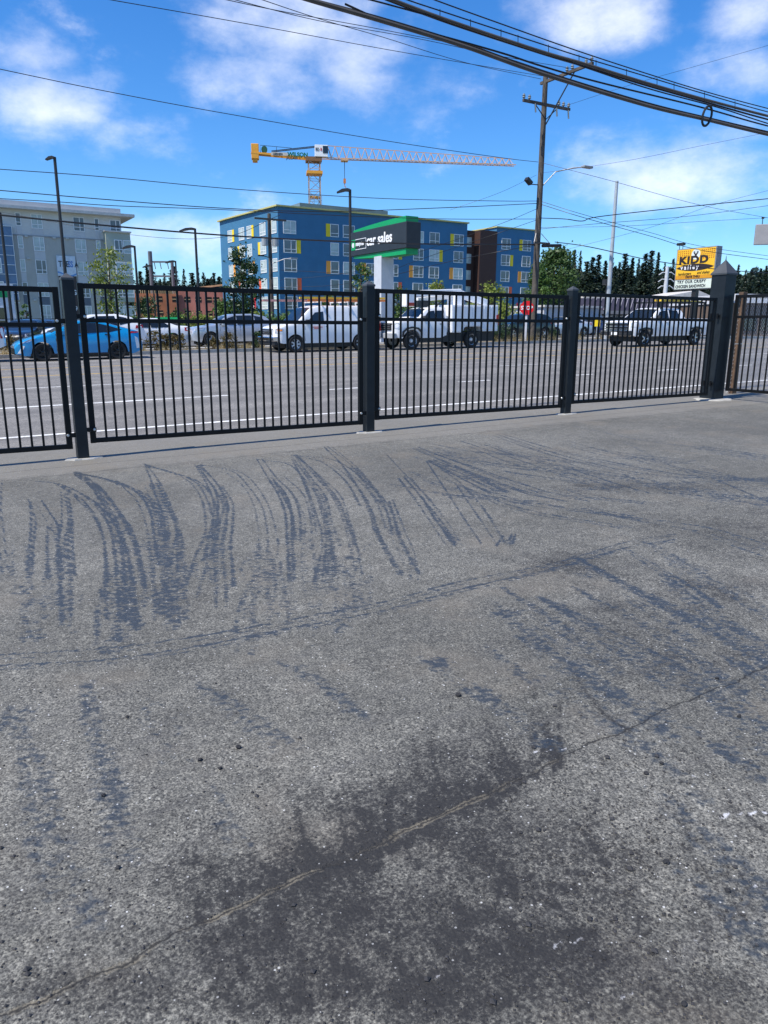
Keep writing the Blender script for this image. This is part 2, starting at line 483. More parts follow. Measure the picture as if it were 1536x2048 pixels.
for i in range(120):        # below the seam
    x = RS.uniform(420, 1250); y = RS.uniform(1720, 2030)
    stroke(x, y, RS.gauss(150, 30), RS.uniform(50, 170), RS.uniform(.01, .022), RS.uniform(.4, .85), RS.uniform(-30, 30))
for i in range(60):
    x = RS.uniform(1080, 1500); y = RS.uniform(1480, 1900)
    stroke(x, y, RS.gauss(-45, 15), RS.uniform(60, 160), RS.uniform(.008, .016), RS.uniform(.3, .55), RS.uniform(-20, 20))
wide = np.zeros_like(A_stain)
for (x, y, rx, ry, v) in ((820, 1900, 900, 440, .34), (900, 1640, 420, 240, .2), (1300, 1150, 460, 200, .26), (300, 1500, 500, 260, .2)):
    c = np.array(gnd(x, y)); ax = np.array(gnd(x + rx, y)) - c; ay = np.array(gnd(x, y - ry)) - c
    q = (np.stack([*np.meshgrid(gs, gn, indexing='ij')], -1) - c) @ np.linalg.inv(np.array([ax, ay]).T).T
    wide = np.maximum(wide, v * np.exp(-(q ** 2).sum(-1)))
A_stain = A_stain + wide * (1 - A_stain)
for path, v in (([(1430, 1634), (1480, 1628), (1536, 1626)], .95), ([(1040, 1506), (1090, 1502), (1130, 1497)], .7), ([(1170, 1530), (1260, 1545), (1330, 1560)], .62), ([(1380, 1548), (1410, 1560)], .6),
                ([(1110, 1890), (1180, 1878)], .7), ([(930, 1485), (965, 1560)], .55), ([(840, 1965), (920, 1930)], .6), ([(220, 1740), (420, 1700), (470, 1712)], .5), ([(1490, 1775), (1536, 1770)], .7),
                ([(1230, 1995), (1265, 1980)], .7), ([(250, 1465), (320, 1480)], .55), ([(1360, 1910), (1400, 1880)], .55), ([(1120, 1600), (1150, 1660)], .5), ([(500, 1670), (560, 1660)], .5)):
    line(A_scuff, path, .012, .012, v, v, 5)
seam_sn = dense(to_sn(smooth_path([(-60, 2060), (40, 2018), (170, 1960), (250, 1925), (330, 1880), (400, 1848), (470, 1818), (560, 1775), (640, 1740), (720, 1712), (800, 1668), (880, 1632), (960, 1598),
                                   (1050, 1553), (1150, 1500), (1250, 1462), (1320, 1425), (1400, 1392), (1480, 1358), (1580, 1315)], 5)))
sq = np.array(seam_sn); sq = sq[np.argsort(sq[:, 0])]
nline = np.interp(gs, sq[:, 0], sq[:, 1]); slope = np.gradient(nline, gs)
A_seam = (gn[None, :] - nline[:, None]) / np.sqrt(1 + slope[:, None] ** 2)
A_seam = np.clip(A_seam, -.3, .3); A_seam[(gs < sq[0, 0]) | (gs > sq[-1, 0])] = .3

ni, nj = len(gs), len(gn)
SS, NN = np.meshgrid(gs, gn, indexing='ij')
verts = np.stack([SS, NN, GS * SS + GN * NN], -1).reshape(-1, 3)
idx = np.arange(ni * nj).reshape(ni, nj)
quads = np.stack([idx[:-1, :-1], idx[1:, :-1], idx[1:, 1:], idx[:-1, 1:]], -1).reshape(-1, 4)
se, ne = gs[-1], gn[-1]
ring = [(-60, -30), (60 - 15, -30), (45, N0), (se, N0), (S0, N0), (-60, N0), (-60, ne), (S0, ne), (se, ne), (45, ne)]
rv = np.array([(a, b, GS * a + GN * b) for a, b in ring]); k0 = len(verts)
verts = np.vstack([verts, rv])
rq = np.array([(0, 1, 2, 5), (5, 4, 7, 6), (3, 2, 9, 8)]) + k0
allq = np.vstack([quads, rq])
me = bpy.data.meshes.new('lot_ground')
me.vertices.add(len(verts)); me.vertices.foreach_set('co', verts.astype(np.float32).ravel())
me.loops.add(allq.size); me.loops.foreach_set('vertex_index', allq.astype(np.int32).ravel())
me.polygons.add(len(allq)); me.polygons.foreach_set('loop_start', np.arange(0, allq.size, 4, dtype=np.int32))
me.update(calc_edges=True); me.validate()
for nm, A, dflt in (('track', A_track, 0), ('stain', A_stain, 0), ('scuff', A_scuff, 0), ('seam', A_seam, .3)):
    at_ = me.attributes.new(nm, 'FLOAT', 'POINT')
    at_.data.foreach_set('value', np.concatenate([A.ravel(), np.full(len(rv), dflt)]).astype(np.float32))


def asphalt(name, c0, c1, lot=False, stone=1.0):
    m = bpy.data.materials.new(name); m.use_nodes = True; nt = m.node_tree; t = NT(nt); b = nt.nodes['Principled BSDF']
    c = t.n('ShaderNodeTexCoord').outputs['Object']
    big = t.noise(c, .55, 4.); med = t.noise(c, 6., 4.)
    col = t.mix(t.ss(t.math('ADD', t.math('MULTIPLY', big, .7), t.math('MULTIPLY', med, .3)), .34, .66), c0, c1)
    # stone chips
    vo = t.n('ShaderNodeTexVoronoi', {'Vector': c, 'Scale': 105. * stone})
    cs = t.n('ShaderNodeSeparateColor', {0: vo.outputs['Color']})
    col = t.mix(.5, col, t.mix(cs.outputs[0], (.28, .28, .29), (1.75, 1.72, 1.66)), 'MULTIPLY')
    far_ = t.math('SUBTRACT', .9, t.ss(t.n('ShaderNodeSeparateXYZ', {0: c}).outputs[1], 3.2, 7.5, 0., .55)) if lot else .5
    col = t.mix(far_, col, t.mix(t.ss(t.noise(c, 130. * stone, 4., .75), .34, .66), (.18, .18, .19), (2.0, 1.98, 1.9)), 'MULTIPLY')
    vo3 = t.n('ShaderNodeTexVoronoi', {'Vector': c, 'Scale': 34. * stone})
    cs3 = t.n('ShaderNodeSeparateColor', {0: vo3.outputs['Color']})
    col = t.mix(.35, col, t.mix(cs3.outputs[1], (.5, .5, .5), (1.45, 1.43, 1.4)), 'MULTIPLY')
    vo2 = t.n('ShaderNodeTexVoronoi', {'Vector': c, 'Scale': 88. * stone})
    cs2 = t.n('ShaderNodeSeparateColor', {0: vo2.outputs['Color']})
    glint_fleck = t.math('MULTIPLY', t.math('GREATER_THAN', cs2.outputs[0], .945), t.math('LESS_THAN', vo2.outputs['Distance'], t.math('MULTIPLY', cs2.outputs[1], .34)))  # pale stone flecks with their glints painted in as white
    rough = .85
    if lot:
        A = lambda nm: t.n('ShaderNodeAttribute', attribute_name=nm).outputs['Fac']
        n_ = t.n('ShaderNodeSeparateXYZ', {0: c}).outputs[1]
        # lighter, cleaner strip along the fence
        strip = t.ss(t.math('ADD', n_, t.math('MULTIPLY', t.math('SUBTRACT', med, .5), .5)), 8.15, 8.5)
        sw = t.n('ShaderNodeMapping', {'Vector': c, 'Rotation': (0, 0, math.radians(-18)), 'Scale': (1.2, 11., 1.)}).outputs[0]
        sweep = t.noise(sw, 1.3, 5., .62)
        col = t.mix(t.math('MULTIPLY', t.ss(sweep, .48, .75), .4), col, (.085, .082, .078))
        col = t.mix(t.math('MULTIPLY', strip, .55), col, (.2, .189, .168))
        col = t.mix(t.math('MULTIPLY', t.ss(t.noise(c, 1.7, 3.), .52, .72), .35), col, (.17, .148, .115))
        # hairline cracks of the strip
        for nn0, amp in ((8.28, .05), (8.72, .09)):
            dist = t.math('ABSOLUTE', t.math('SUBTRACT', t.math('ADD', n_, t.math('MULTIPLY', t.math('SUBTRACT', t.noise(c, 1.1, 4.), .5), amp * 2)), nn0))
            col = t.mix(t.math('MULTIPLY', t.ss(dist, .014, .003), .75), col, (.045, .043, .04))
        st = t.math('ADD', t.math('MULTIPLY', A('stain'), 1.42), t.math('ADD', t.math('MULTIPLY', t.math('SUBTRACT', t.noise(c, 4.5, 7., .72), .5), 1.1), t.math('MULTIPLY', t.math('SUBTRACT', t.noise(c, 70., 5., .78), .5), 2.1)))
        stf = t.math('MULTIPLY', t.ss(st, .26, .96), .94)
        col = t.mix(stf, col, (.014, .0135, .014))
        wc = t.n('ShaderNodeMapping', {'Vector': c, 'Rotation': (0, 0, ROT)}).outputs[0]
        wc = t.n('ShaderNodeMapping', {'Vector': wc, 'Scale': (.78, 1.15, 1.)}).outputs[0]
        tr = t.math('ADD', A('track'), t.math('ADD', t.math('MULTIPLY', t.math('SUBTRACT', t.noise(wc, 34., 2.), .5), 1.2), t.math('MULTIPLY', t.math('SUBTRACT', t.noise(c, 6., 3.), .5), .6)))
        trf = t.math('MULTIPLY', t.ss(tr, .35, .7), .83)
        col = t.mix(trf, col, (.024, .032, .042))
        sf = t.math('ADD', A('scuff'), t.math('MULTIPLY', t.math('SUBTRACT', t.noise(c, 60., 4., .7), .5), 1.3))
        col = t.mix(t.math('MULTIPLY', t.ss(sf, .45, .75), .8), col, (.55, .55, .56))
        wob = t.math('MULTIPLY', t.math('SUBTRACT', t.noise(c, 9., 6., .7), .5), .07)
        sd_ = t.math('ABSOLUTE', t.math('ADD', A('seam'), wob))
        nearf = t.ss(t.n('ShaderNodeSeparateXYZ', {0: c}).outputs[0], 2.6, 1.0)
        dirt = t.math('MULTIPLY', t.ss(sd_, .014, .005), t.math('MULTIPLY', nearf, t.ss(t.noise(c, 5.5, 7., .75), .44, .6)))
        col = t.mix(t.math('MULTIPLY', dirt, .85), col, (.19, .166, .12))
        col = t.mix(t.math('MULTIPLY', t.ss(sd_, .006, .0015), .9), col, (.014, .013, .012))
        col = t.mix(t.math('MULTIPLY', glint_fleck, t.math('SUBTRACT', .75, t.math('MULTIPLY', stf, .4))), col, (.6, .6, .58))
        rough = t.math('SUBTRACT', .86, t.math('ADD', t.math('MULTIPLY', trf, .4), t.math('MULTIPLY', stf, .0)))
        nt.links.new(rough, b.inputs['Roughness'])
    else:
        # lane wear and patches along the road
        sw = t.n('ShaderNodeMapping', {'Vector': c, 'Scale': (.05, 1.1, 1.)}).outputs[0]
        col = t.mix(t.math('MULTIPLY', t.ss(t.noise(sw, 1., 4.), .42, .62), .5), col, tuple(x * .6 for x in c0))
        b.inputs['Roughness'].default_value = rough
    nt.links.new(col, b.inputs['Base Color'])
    hgt = t.math('ADD', t.math('MULTIPLY', t.noise(c, 90. * stone, 4., .7), .8), t.math('MULTIPLY', vo.outputs['Distance'], -.5))
    if lot: hgt = t.math('SUBTRACT', hgt, t.math('MULTIPLY', t.ss(sd_, .02, 0.), 2.))
    bn = t.n('ShaderNodeBump', {'Strength': .75, 'Distance': .0045, 'Height': hgt})
    nt.links.new(bn.outputs[0], b.inputs['Normal'])
    MATS[name] = m
    return m


me.materials.append(asphalt('lot_asphalt', (.088, .087, .078), (.14, .138, .125), lot=True))
lot = obj('parking_lot_ground', me, rotz=ROT); lot['kind'] = 'structure'

road_m = asphalt('road_asphalt', (.156, .149, .141), (.196, .188, .178), stone=.7)
road = sheet('road', -140, 140, 10.2, 34, 0., road_m)
carlot_m = asphalt('car_lot_asphalt', (.1, .1, .1), (.13, .13, .13), stone=.6)
def worn_paint(name, col):
    m = mat(name, col, .75, vary=.15, vscale=3.); t = NT(m.node_tree); b_ = m.node_tree.nodes['Principled BSDF']
    c = t.n('ShaderNodeTexCoord').outputs['Object']
    tr_ = t.n('ShaderNodeBsdfTransparent')
    f = t.math('MULTIPLY', t.ss(t.math('ADD', t.math('MULTIPLY', t.noise(c, 45., 4., .7), .6), t.math('MULTIPLY', t.noise(c, 1.2, 3.), .4)), .5, .62), .85)
    mx = t.n('ShaderNodeMixShader', {0: f, 1: b_.outputs[0], 2: tr_.outputs[0]})
    m.node_tree.links.new(mx.outputs[0], m.node_tree.nodes['Material Output'].inputs[0])
    return m


paint_w = worn_paint('road_paint_white', (.74, .74, .72)); paint_y = worn_paint('road_paint_yellow', (.66, .42, .07))
_pw = mat('road_paint_white', (.72, .72, .7), .7, vary=.16, vscale=2.5, bump=.2, bscale=90)
_py = mat('road_paint_yellow', (.62, .4, .06), .7, vary=.22, vscale=2., bump=.2, bscale=90)
sheet('edge_line', -140, 140, 11.24, 11.36, .004, paint_w, road)
sheet('lane_line', -140, 5.3, 15.06, 15.22, .004, paint_w, road)
for s0 in range(0, 12): sheet('lane_dash', 7.6 + s0 * 3.6, 8.45 + s0 * 3.6 + .15, 15.05, 15.17, .004, paint_w, road)
sheet('lane_line', -140, 4.75, 19.2, 19.3, .004, paint_w, road)
for s0 in range(0, 6): sheet('lane_dash', 15.9 + s0 * 12, 19.4 + s0 * 12, 19.25, 19.35, .004, paint_w, road)
sheet('centre_line', -140, 140, 23.15, 23.27, .004, paint_y, road)
sheet('centre_line', -140, 140, 26.55, 26.67, .004, paint_y, road)
for s0 in range(-3, 12): sheet('lane_dash', 3 + s0 * 12, 6.2 + s0 * 12, 30.0, 30.1, .004, paint_w, road)
for x, y0, y1 in ((8, 12.2, 14.2), (21, 28.1, 29.4)): pass

kerb = sheet('kerb', -140, 140, 34, 34.16, .15, concrete, thick=.3)
soil_m = mat('dry_planting_bed', (.2, .16, .1), .95, vary=.35, vscale=4, bump=.6, bscale=30)
bed = sheet('planting_bed', -140, 140, 34.16, 36.4, .12, soil_m)
walk = sheet('sidewalk', -140, 140, 36.4, 37.9, .15, concrete, thick=.3)
carlot = sheet('car_lot', -140, 140, 37.9, 86, .14, carlot_m)
terr_m = mat('far_ground', (.12, .13, .08), .95, vary=.35, vscale=.05)
b = MB()
ss_, nn_ = [-3500, -80, 45, 3500], [86, 400, 3500]
vs = [(s, n, h(s, n) + .13) for s in ss_ for n in nn_]
fs = [(i * 3 + j, (i + 1) * 3 + j, (i + 1) * 3 + j + 1, i * 3 + j + 1) for i in range(3) for j in range(2)]
k = len(vs)
for a0, a1 in ((-3500, -140), (140, 3500)):     # land either side of what the road and lots cover
    q = sorted({a0, a1, *[x for x in (-80, 45) if a0 < x < a1]})
    for u0, u1 in zip(q[:-1], q[1:]):
        for v0, v1 in ((-3500, -30), (-30, 34), (34, 86)):
            vs += [(u0, v0, h(u0, v0) - .02), (u1, v0, h(u1, v0) - .02), (u1, v1, h(u1, v1) - .02), (u0, v1, h(u0, v1) - .02)]
            fs.append((k, k + 1, k + 2, k + 3)); k += 4
for u0, u1, v0, v1 in ((-140, -60, -3500, 10.2), (45, 140, -3500, 10.2), (-60, 45, -3500, -30)):
    for a0, a1 in zip(*(lambda q: (q[:-1], q[1:]))(sorted({v0, v1, *[x for x in (-30,) if v0 < x < v1]}))):
        for c0, c1 in zip(*(lambda q: (q[:-1], q[1:]))(sorted({u0, u1, *[x for x in (-80,) if u0 < x < u1]}))):
            vs += [(c0, a0, h(c0, a0) - .01), (c1, a0, h(c1, a0) - .01), (c1, a1, h(c1, a1) - .01), (c0, a1, h(c0, a1) - .01)]
            fs.append((k, k + 1, k + 2, k + 3)); k += 4
b.add(vs, fs); land = b.build('land', terr_m, rotz=ROT); land['kind'] = 'structure'

# concrete collars round the posts are part of the lot
def collar(s, n, rx, ry, seed):
    rr = random.Random(seed); pts = []
    for i in range(18):
        t = 2 * math.pi * i / 18; q = rr.uniform(.8, 1.1)
        pts.append((rx * q * math.cos(t), ry * q * math.sin(t)))
    c = MB()
    n_ = len(pts)
    c.add([(x, y, .012) for x, y in pts] + [(x * 1.12, y * 1.12, -.01) for x, y in pts], [tuple(range(n_))] + [(i, (i + 1) % n_, n_ + (i + 1) % n_, n_ + i) for i in range(n_)])
    o = c.build('concrete_collar', concrete, lot); o.location = (s, n, h(s, n))


# loose grit and crumbs of asphalt
def grit():
    b = MB(); rr = random.Random(5)
    for i in range(2600):
        px, py = rr.uniform(0, 1536), 1330 + 718 * rr.random() ** .8
        if rr.random() < .55: px, py = rr.gauss(1230, 190), rr.gauss(1720, 170)
        if not (0 < px < 1560 and 1300 < py < 2050): continue
        s, n = gnd(px, py); r = rr.choice((.0022, .003, .003, .004, .005)) * rr.uniform(.7, 1.2)
        if rr.random() < .012: r = rr.uniform(.008, .012)
        p = np.array((s, n, h(s, n) + r * .45))
        vs = [(1, 0, 0), (-1, 0, 0), (0, 1, 0), (0, -1, 0), (0, 0, 1), (0, 0, -1)]
        vs = [tuple(p + np.array(v) * r * np.array([rr.uniform(.7, 1.3), rr.uniform(.7, 1.3), rr.uniform(.5, .9)])) for v in vs]
        b.add(vs, [(0, 2, 4), (2, 1, 4), (1, 3, 4), (3, 0, 4), (2, 0, 5), (1, 2, 5), (3, 1, 5), (0, 3, 5)])
    o = b.build('grit', mat('asphalt_crumbs', (.035, .034, .036), .9, vary=.5, vscale=60), rotz=ROT)
    tag(o, 'loose dark asphalt crumbs scattered over the stained lot', 'gravel', kind='stuff')


grit()
rr = random.Random(21)
for (px, py, r) in ((917, 1392, .013), (477, 1496, .011), (400, 1521, .009), (440, 1538, .008), (1332, 1726, .01), (1292, 1548, .009), (1434, 1358, .009), (1478, 1434, .008), (207, 1592, .008),
                    (1455, 1783, .009), (1323, 1528, .008), (1368, 2010, .008)):
    s, n = gnd(px, py); b = bmesh.new(); bmesh.ops.create_icosphere(b, subdivisions=2, radius=r)
    for v in b.verts: v.co = v.co * rr.uniform(.75, 1.15); v.co.z *= .7
    me = bpy.data.meshes.new('asphalt_lump'); b.to_mesh(me); b.free(); me.materials.append(mat('lump_asphalt', (.02, .02, .022), .9, vary=.4, vscale=80))
    p = SN(s, n, r * .5); o = obj('asphalt_lump', me, loc=p)
    tag(o, 'small loose black lump of asphalt lying on the lot', 'stone', 'loose lumps of asphalt on the lot')

# ================================================================== FENCE
FN = 9.15
fence = empty('fence', SN(5.2, FN), 'black steel picket fence with square charcoal posts between lot and road', 'fence', rotz=ROT)
FO = np.array((5.2, FN)); FZ = h(5.2, FN)


def panel_mesh():
    return None


PZ = {}
PW = 3.62      # panel width
def make_panel(s0, s1, zb, parent_name='panel_frame', root=None, fn=None):
    """level welded panel; local x along the run"""
    b = MB(); zt = zb + 1.78
    x0, x1 = s0, s1
    b.box(x0, x0 + .062, -.025, .025, zb, zt); b.box(x1 - .062, x1, -.025, .025, zb, zt)
    b.box(x0 + .062, x1 - .062, -.024, .024, zt - .058, zt - .002); b.box(x0 + .062, x1 - .062, -.0235, .0235, zb + .002, zb + .056)
    b.box(x0 + .062, x1 - .062, -.022, .022, zt - .425, zt - .378)
    return b


pick = MB().box(-.0115, .0115, -.0115, .0115, .054, 1.724).mesh('picket', blackp, bevel=.002)
bolt = MB().lathe([(0, -.012), (.014, -.01), (.017, -.003), (.018, 0)], (0, 0, 0), 10, 'y').mesh('bolt', galv, smooth=True)


def fence_panel(s0, s1, zb, root, off, yoff=0., rot=0.):
    b = make_panel(0, s1 - s0, 0.)
    f = b.build('panel_frame', blackp, root, (s0 - off[0], yoff, zb - off[1]), bevel=.004)
    n = int(round((s1 - s0 - .124) / .118)); st = (s1 - s0 - .124) / n
    for i in range(1, n):
        obj('picket', pick, f, (.062 + i * st, random.uniform(-.001, .001), 0))
    return f


OFF = (5.2, FZ)
post_s = [-2.36, 1.43, 5.24, 9.0]
for i, s in enumerate(post_s):
    zg = h(s, FN); zt = 2.1 + (s - 1.43) * .0125
    x = s - OFF[0]
    p = MB().box(-.0625, .0625, -.0625, .0625, zg - .05 - OFF[1], zt - OFF[1]).build('post', postp, fence, (x, 0, 0), bevel=.006)
    c = MB(); e = .068; z = zt - OFF[1]
    c.add([(-e, -e, z - .018), (e, -e, z - .018), (e, e, z - .018), (-e, e, z - .018), (-e, -e, z + .004), (e, -e, z + .004), (e, e, z + .004), (-e, e, z + .004), (0, 0, z + .058)],
          [(3, 2, 1, 0), (0, 1, 5, 4), (1, 2, 6, 5), (2, 3, 7, 6), (3, 0, 4, 7), (4, 5, 8), (5, 6, 8), (6, 7, 8), (7, 4, 8)])
    c.build('post_cap', mat('sunlit_cap_paint', (.05, .055, .06), .55, vary=.2), p)  # cap lighter than its post: sunlight on top put into the colour
    for side, zp in ((-1, .225 + .05 * i - .05), (1, .225 + .05 * i)):
        for dz in (.16, 1.42):
            zz = zp + dz - OFF[1]
            bk = MB().box(min(side * .0625, side * .168), max(side * .0625, side * .168), -.044, -.036, zz - .026, zz + .026).build('bracket', blackp, p, bevel=.002)
            obj('bolt', bolt, bk, (side * .145, -.044, zz))
    collar(s, FN - .02, .2, .1, i)
for i in range(len(post_s) - 1):
    fence_panel(post_s[i] + .1, post_s[i + 1] - .1, .225 + .05 * i, fence, OFF)
fence_panel(post_s[3] + .1, 12.62, .375, fence, OFF)

# big square gate column, side fence towards the lot, chain link behind
cs, cn = gnd(1430, 799); cn = 9.2; cs = 12.9
gp = empty('gate_column', SN(cs + .16, cn + .16), 'thick square charcoal gate column with pyramid cap and spike at the fence corner', 'gate post', rotz=ROT)
cb = MB().box(-.155, .155, -.155, .155, -.05, 2.32).build('shaft', postp, gp, bevel=.006)
c = MB(); e = .172
c.add([(-e, -e, 2.3), (e, -e, 2.3), (e, e, 2.3), (-e, e, 2.3), (-e, -e, 2.33), (e, -e, 2.33), (e, e, 2.33), (-e, e, 2.33), (0, 0, 2.58)],
      [(3, 2, 1, 0), (0, 1, 5, 4), (1, 2, 6, 5), (2, 3, 7, 6), (3, 0, 4, 7), (4, 5, 8), (5, 6, 8), (6, 7, 8), (7, 4, 8)])
cp = c.build('cap', MATS['sunlit_cap_paint'], gp)
MB().tube([(0, 0, 2.56), (0, 0, 2.65)], [.012, .003], 6).build('spike', MATS['sunlit_cap_paint'], cp)
for zz in (.3, 1.55):
    for y in (-.09, .05):
        MB().tube([(-.2, y, zz - .05), (-.2, y, zz + .05)], .02, 8).box(-.2, -.153, y - .012, y + .012, zz - .02, zz + .02).build('hinge', blackp, gp)
collar(cs + .1, cn + .05, .42, .3, 9)
# side fence: runs from the column back into the lot
side = empty('side_fence', SN(cs + .3, cn - .02), 'black picket panel running from the gate column back into the lot', 'fence', rotz=ROT - math.pi / 2)
fence_panel(.02, 3.6, .16, side, (0, 0))
fp = MB().box(3.68, 3.805, -.0625, .0625, -.06, 2.05).build('post', postp, side, bevel=.006)

cl = empty('chain_link_fence', SN(s_at(1474, 9.75, 700), 9.75), 'galvanised chain link mesh on a rusty post beside the gate column', 'fence', rotz=ROT)
rust = mat('rusty_brown_post', (.11, .065, .038), .8, vary=.45, vscale=5, bump=.4, bscale=30)
MB().box(-.07, .07, -.05, .05, -.05, 2.02).build('post', rust, cl, bevel=.006)
MB().box(-.075, .075, -.055, .055, 1.0, 1.012).build('tie_wire', galv, cl)
b = MB()
Lc, Hc, st = 3.6, 1.9, .078
k = -int(Hc / st)
while k * st < Lc:
    for sg in (0, 1):
        x0 = k * st; pts = []
        # straight diagonals clipped to the mesh rectangle
        a, z0_ = x0, 0.
        x1 = x0 + Hc; z1_ = Hc
        if a < 0: z0_ = -a; a = 0
        if x1 > Lc: z1_ = Hc - (x1 - Lc); x1 = Lc
        if z1_ > z0_:
            P0, P1 = (a, .012 * (1 - 2 * sg) * .3, z0_), (x1, .012 * (1 - 2 * sg) * .3, z1_)
            if sg: P0, P1 = (Lc - a, P0[1], z0_), (Lc - x1, P1[1], z1_)
            b.tube([(P0[0] + .1 - .3, P0[1], P0[2] + .02), (P1[0] + .1 - .3, P1[1], P1[2] + .02)], .0022, 3, caps=False)
    k += 1
o = b.build('chain_link_mesh', galv, cl); o['kind'] = 'stuff'
MB().tube([(-.2, 0, 1.93), (3.4, 0, 1.93 + .03)], .02, 8).build('top_rail', galv, cl)

# ================================================================== BUILDINGS
class Wall:
    """upright plane through ground point (x, y) running in compass direction az; local u along it, z up"""
    def __init__(s, x, y, az):
        s.o = np.array([x, y, 0.]); a = math.radians(az); s.d = np.array([math.sin(a), math.cos(a), 0]); s.nr = np.array([s.d[1], -s.d[0], 0])
        s.rot = math.atan2(s.d[1], s.d[0])
    def hit(s, px, py):
        r = ray(px, py); t = ((s.o - EYE) @ s.nr) / (r @ s.nr); p = EYE + r * t
        return (p - s.o) @ s.d, p[2]
    def root(s, name, z, label, cat, group=None):
        return empty(name, (s.o[0], s.o[1], z), label, cat, group, s.rot)


WCACHE = {}


def window(root, x0, x1, z0, z1, y=0., style='rail', glass=None, fm=None, fw=.09, outy=-1, name='window', rotz=0., at_=None):
    """window in the local x-z plane of root facing -y: frame of its own with one pane behind"""
    glass = glass or glassw; fm = fm or trimw
    wd, hg = round(x1 - x0, 2), round(z1 - z0, 2)
    key = (wd, hg, style, glass.name, fm.name, fw)
    if key not in WCACHE:
        f = MB(); f.box(0, fw, -.06, .02, 0, hg); f.box(wd - fw, wd, -.06, .02, 0, hg); f.box(fw, wd - fw, -.058, .02, 0, fw); f.box(fw, wd - fw, -.058, .02, hg - fw, hg)
        if style in ('rail', 'two', 'two_rail'):
            if style != 'two': f.box(fw, wd - fw, -.05, .015, hg * .26, hg * .26 + fw * .9)
            if style != 'rail': f.box(wd * .58 - fw / 2, wd * .58 + fw / 2, -.052, .016, fw, hg - fw)
        p = MB().box(.02, wd - .02, -.02, .01, .02, hg - .02)
        WCACHE[key] = (f.mesh('window', fm), p.mesh('pane', glass))
    a, b_ = WCACHE[key]
    o = obj(name, a, root, at_ or (x0, y - .01, z0), rotz)
    obj('pane', b_, o)
    return o


blue = siding('blue_siding', (.042, .165, .3), .24)
brown = siding('brown_siding', (.06, .026, .018), .25)
YEL, ORA, RED, DRED = [mat(n, c, .55, vary=.06) for n, c in (('yellow_panel', (.82, .6, .01)), ('orange_panel', (.8, .33, .04)), ('red_orange_panel', (.78, .12, .035)), ('red_panel', (.5, .03, .04)))]
roofc = mat('roof_cap_yellow', (.5, .45, .16), .5)

def at_z(px, py, z):
    r = ray(px, py); return Vector(EYE + r * ((z - CZ) / r[2]))


gz = 1.0; c0_ = at(555, 412.5, 122.5); top = c0_.z        # the roof is level, so its corners give the ground plan
pr_, pl_ = at_z(935, 447.5, top), at_z(450, 440.5, top)
az_f = math.degrees(math.atan2(pr_.x - c0_.x, pr_.y - c0_.y)); az_l = math.degrees(math.atan2(pl_.x - c0_.x, pl_.y - c0_.y))
fr = Wall(c0_.x, c0_.y, az_f); lf = Wall(c0_.x, c0_.y, az_l)
br = fr.root('blue_apartment_building', gz, 'five storey blue apartment block with yellow, orange and red window panels', 'building')
Lf = fr.hit(935, 447.5)[0]; Ll = lf.hit(450, 440.5)[0]
pts = [(0, 0), (Lf, 0), (Lf + .0, 26)]
ca = math.radians(az_l - az_f); lx, ly = math.cos(-ca) * Ll, math.sin(-ca) * Ll
foot = [(0, 0), (Lf, 0), (Lf, 22), (lx, 22), (lx, ly)]
MB().prism(foot, 0, top - gz).build('wall', blue, br)
cap = [(-.35, -.35), (Lf + .2, -.35), (Lf + .2, 22.3), (lx - .4, 22.3), (lx - .4, ly)]
roof = MB().prism(cap, top - gz, top - gz + .22).build('roof', roofc, br)
pb = MB().box(7, 24, 7, 13, top - gz + .22, top - gz + 2.0).build('penthouse', siding('penthouse_siding', (.13, .2, .26), .3), br)
b = MB()
for x in (9.0, 9.8, 10.6, 11.2):
    b.bar((x, 7.3, top - gz + 1.9), (x, 7.3, top - gz + 3.4), .07)
for z in (2.7, 3.35): b.bar((9.0, 7.3, top - gz + z), (11.2, 7.3, top - gz + z), .07)
b.build('roof_ladder_cage', galv, roof)
z1 = [fr.hit(580, y)[1] - gz for y in (441, 479.5, 517, 555.5, 593)]
FL = (z1[0] - z1[3]) / 3
rowz = [z1[0] - FL * i for i in range(6)]
cols = [(566, 591.5, 'two_rail'), (660, 677, 'rail'), (685.5, 709, 'rail'), (732, 752, 'two_rail'), (776, 797, 'two_rail'), (827, 848, 'two_rail'), (859.5, 879.5, 'two_rail'), (908.5, 928, 'two_rail')]
panel_at = {(0, 1): YEL, (0, 7): YEL, (1, 0): YEL, (1, 6): YEL, (1, 4): YEL, (2, 1): ORA, (2, 3): ORA, (2, 5): ORA, (2, 7): ORA, (3, 0): RED, (3, 4): RED, (3, 6): RED, (4, 1): DRED, (4, 5): DRED, (4, 7): DRED}
panel_left = {(0, 1), (0, 7), (2, 1), (2, 3), (2, 5), (2, 7), (4, 1), (4, 5), (4, 7)}


def accent(root, x0, x1, z0, z1, m):
    MB().box(x0, x1, -.05, .02, z0, z1).build('accent_panel', m, root)


for r_ in range(5):
    zt = rowz[r_]; zb = zt - 1.95
    for c_, (p0, p1, sty) in enumerate(cols):
        u0, u1 = fr.hit(p0, 441)[0], fr.hit(p1, 441)[0]
        window(br, u0, u1, zb, zt, 0, sty, glassw if (r_ * 7 + c_ * 3) % 5 else glassl)
        if (r_, c_) in panel_at:
            pw = .75
            if (r_, c_) in panel_left: accent(br, u0 - pw, u0 - .01, zb, zt, panel_at[r_, c_])
            else: accent(br, u1 + .01, u1 + pw, zb, zt, panel_at[r_, c_])
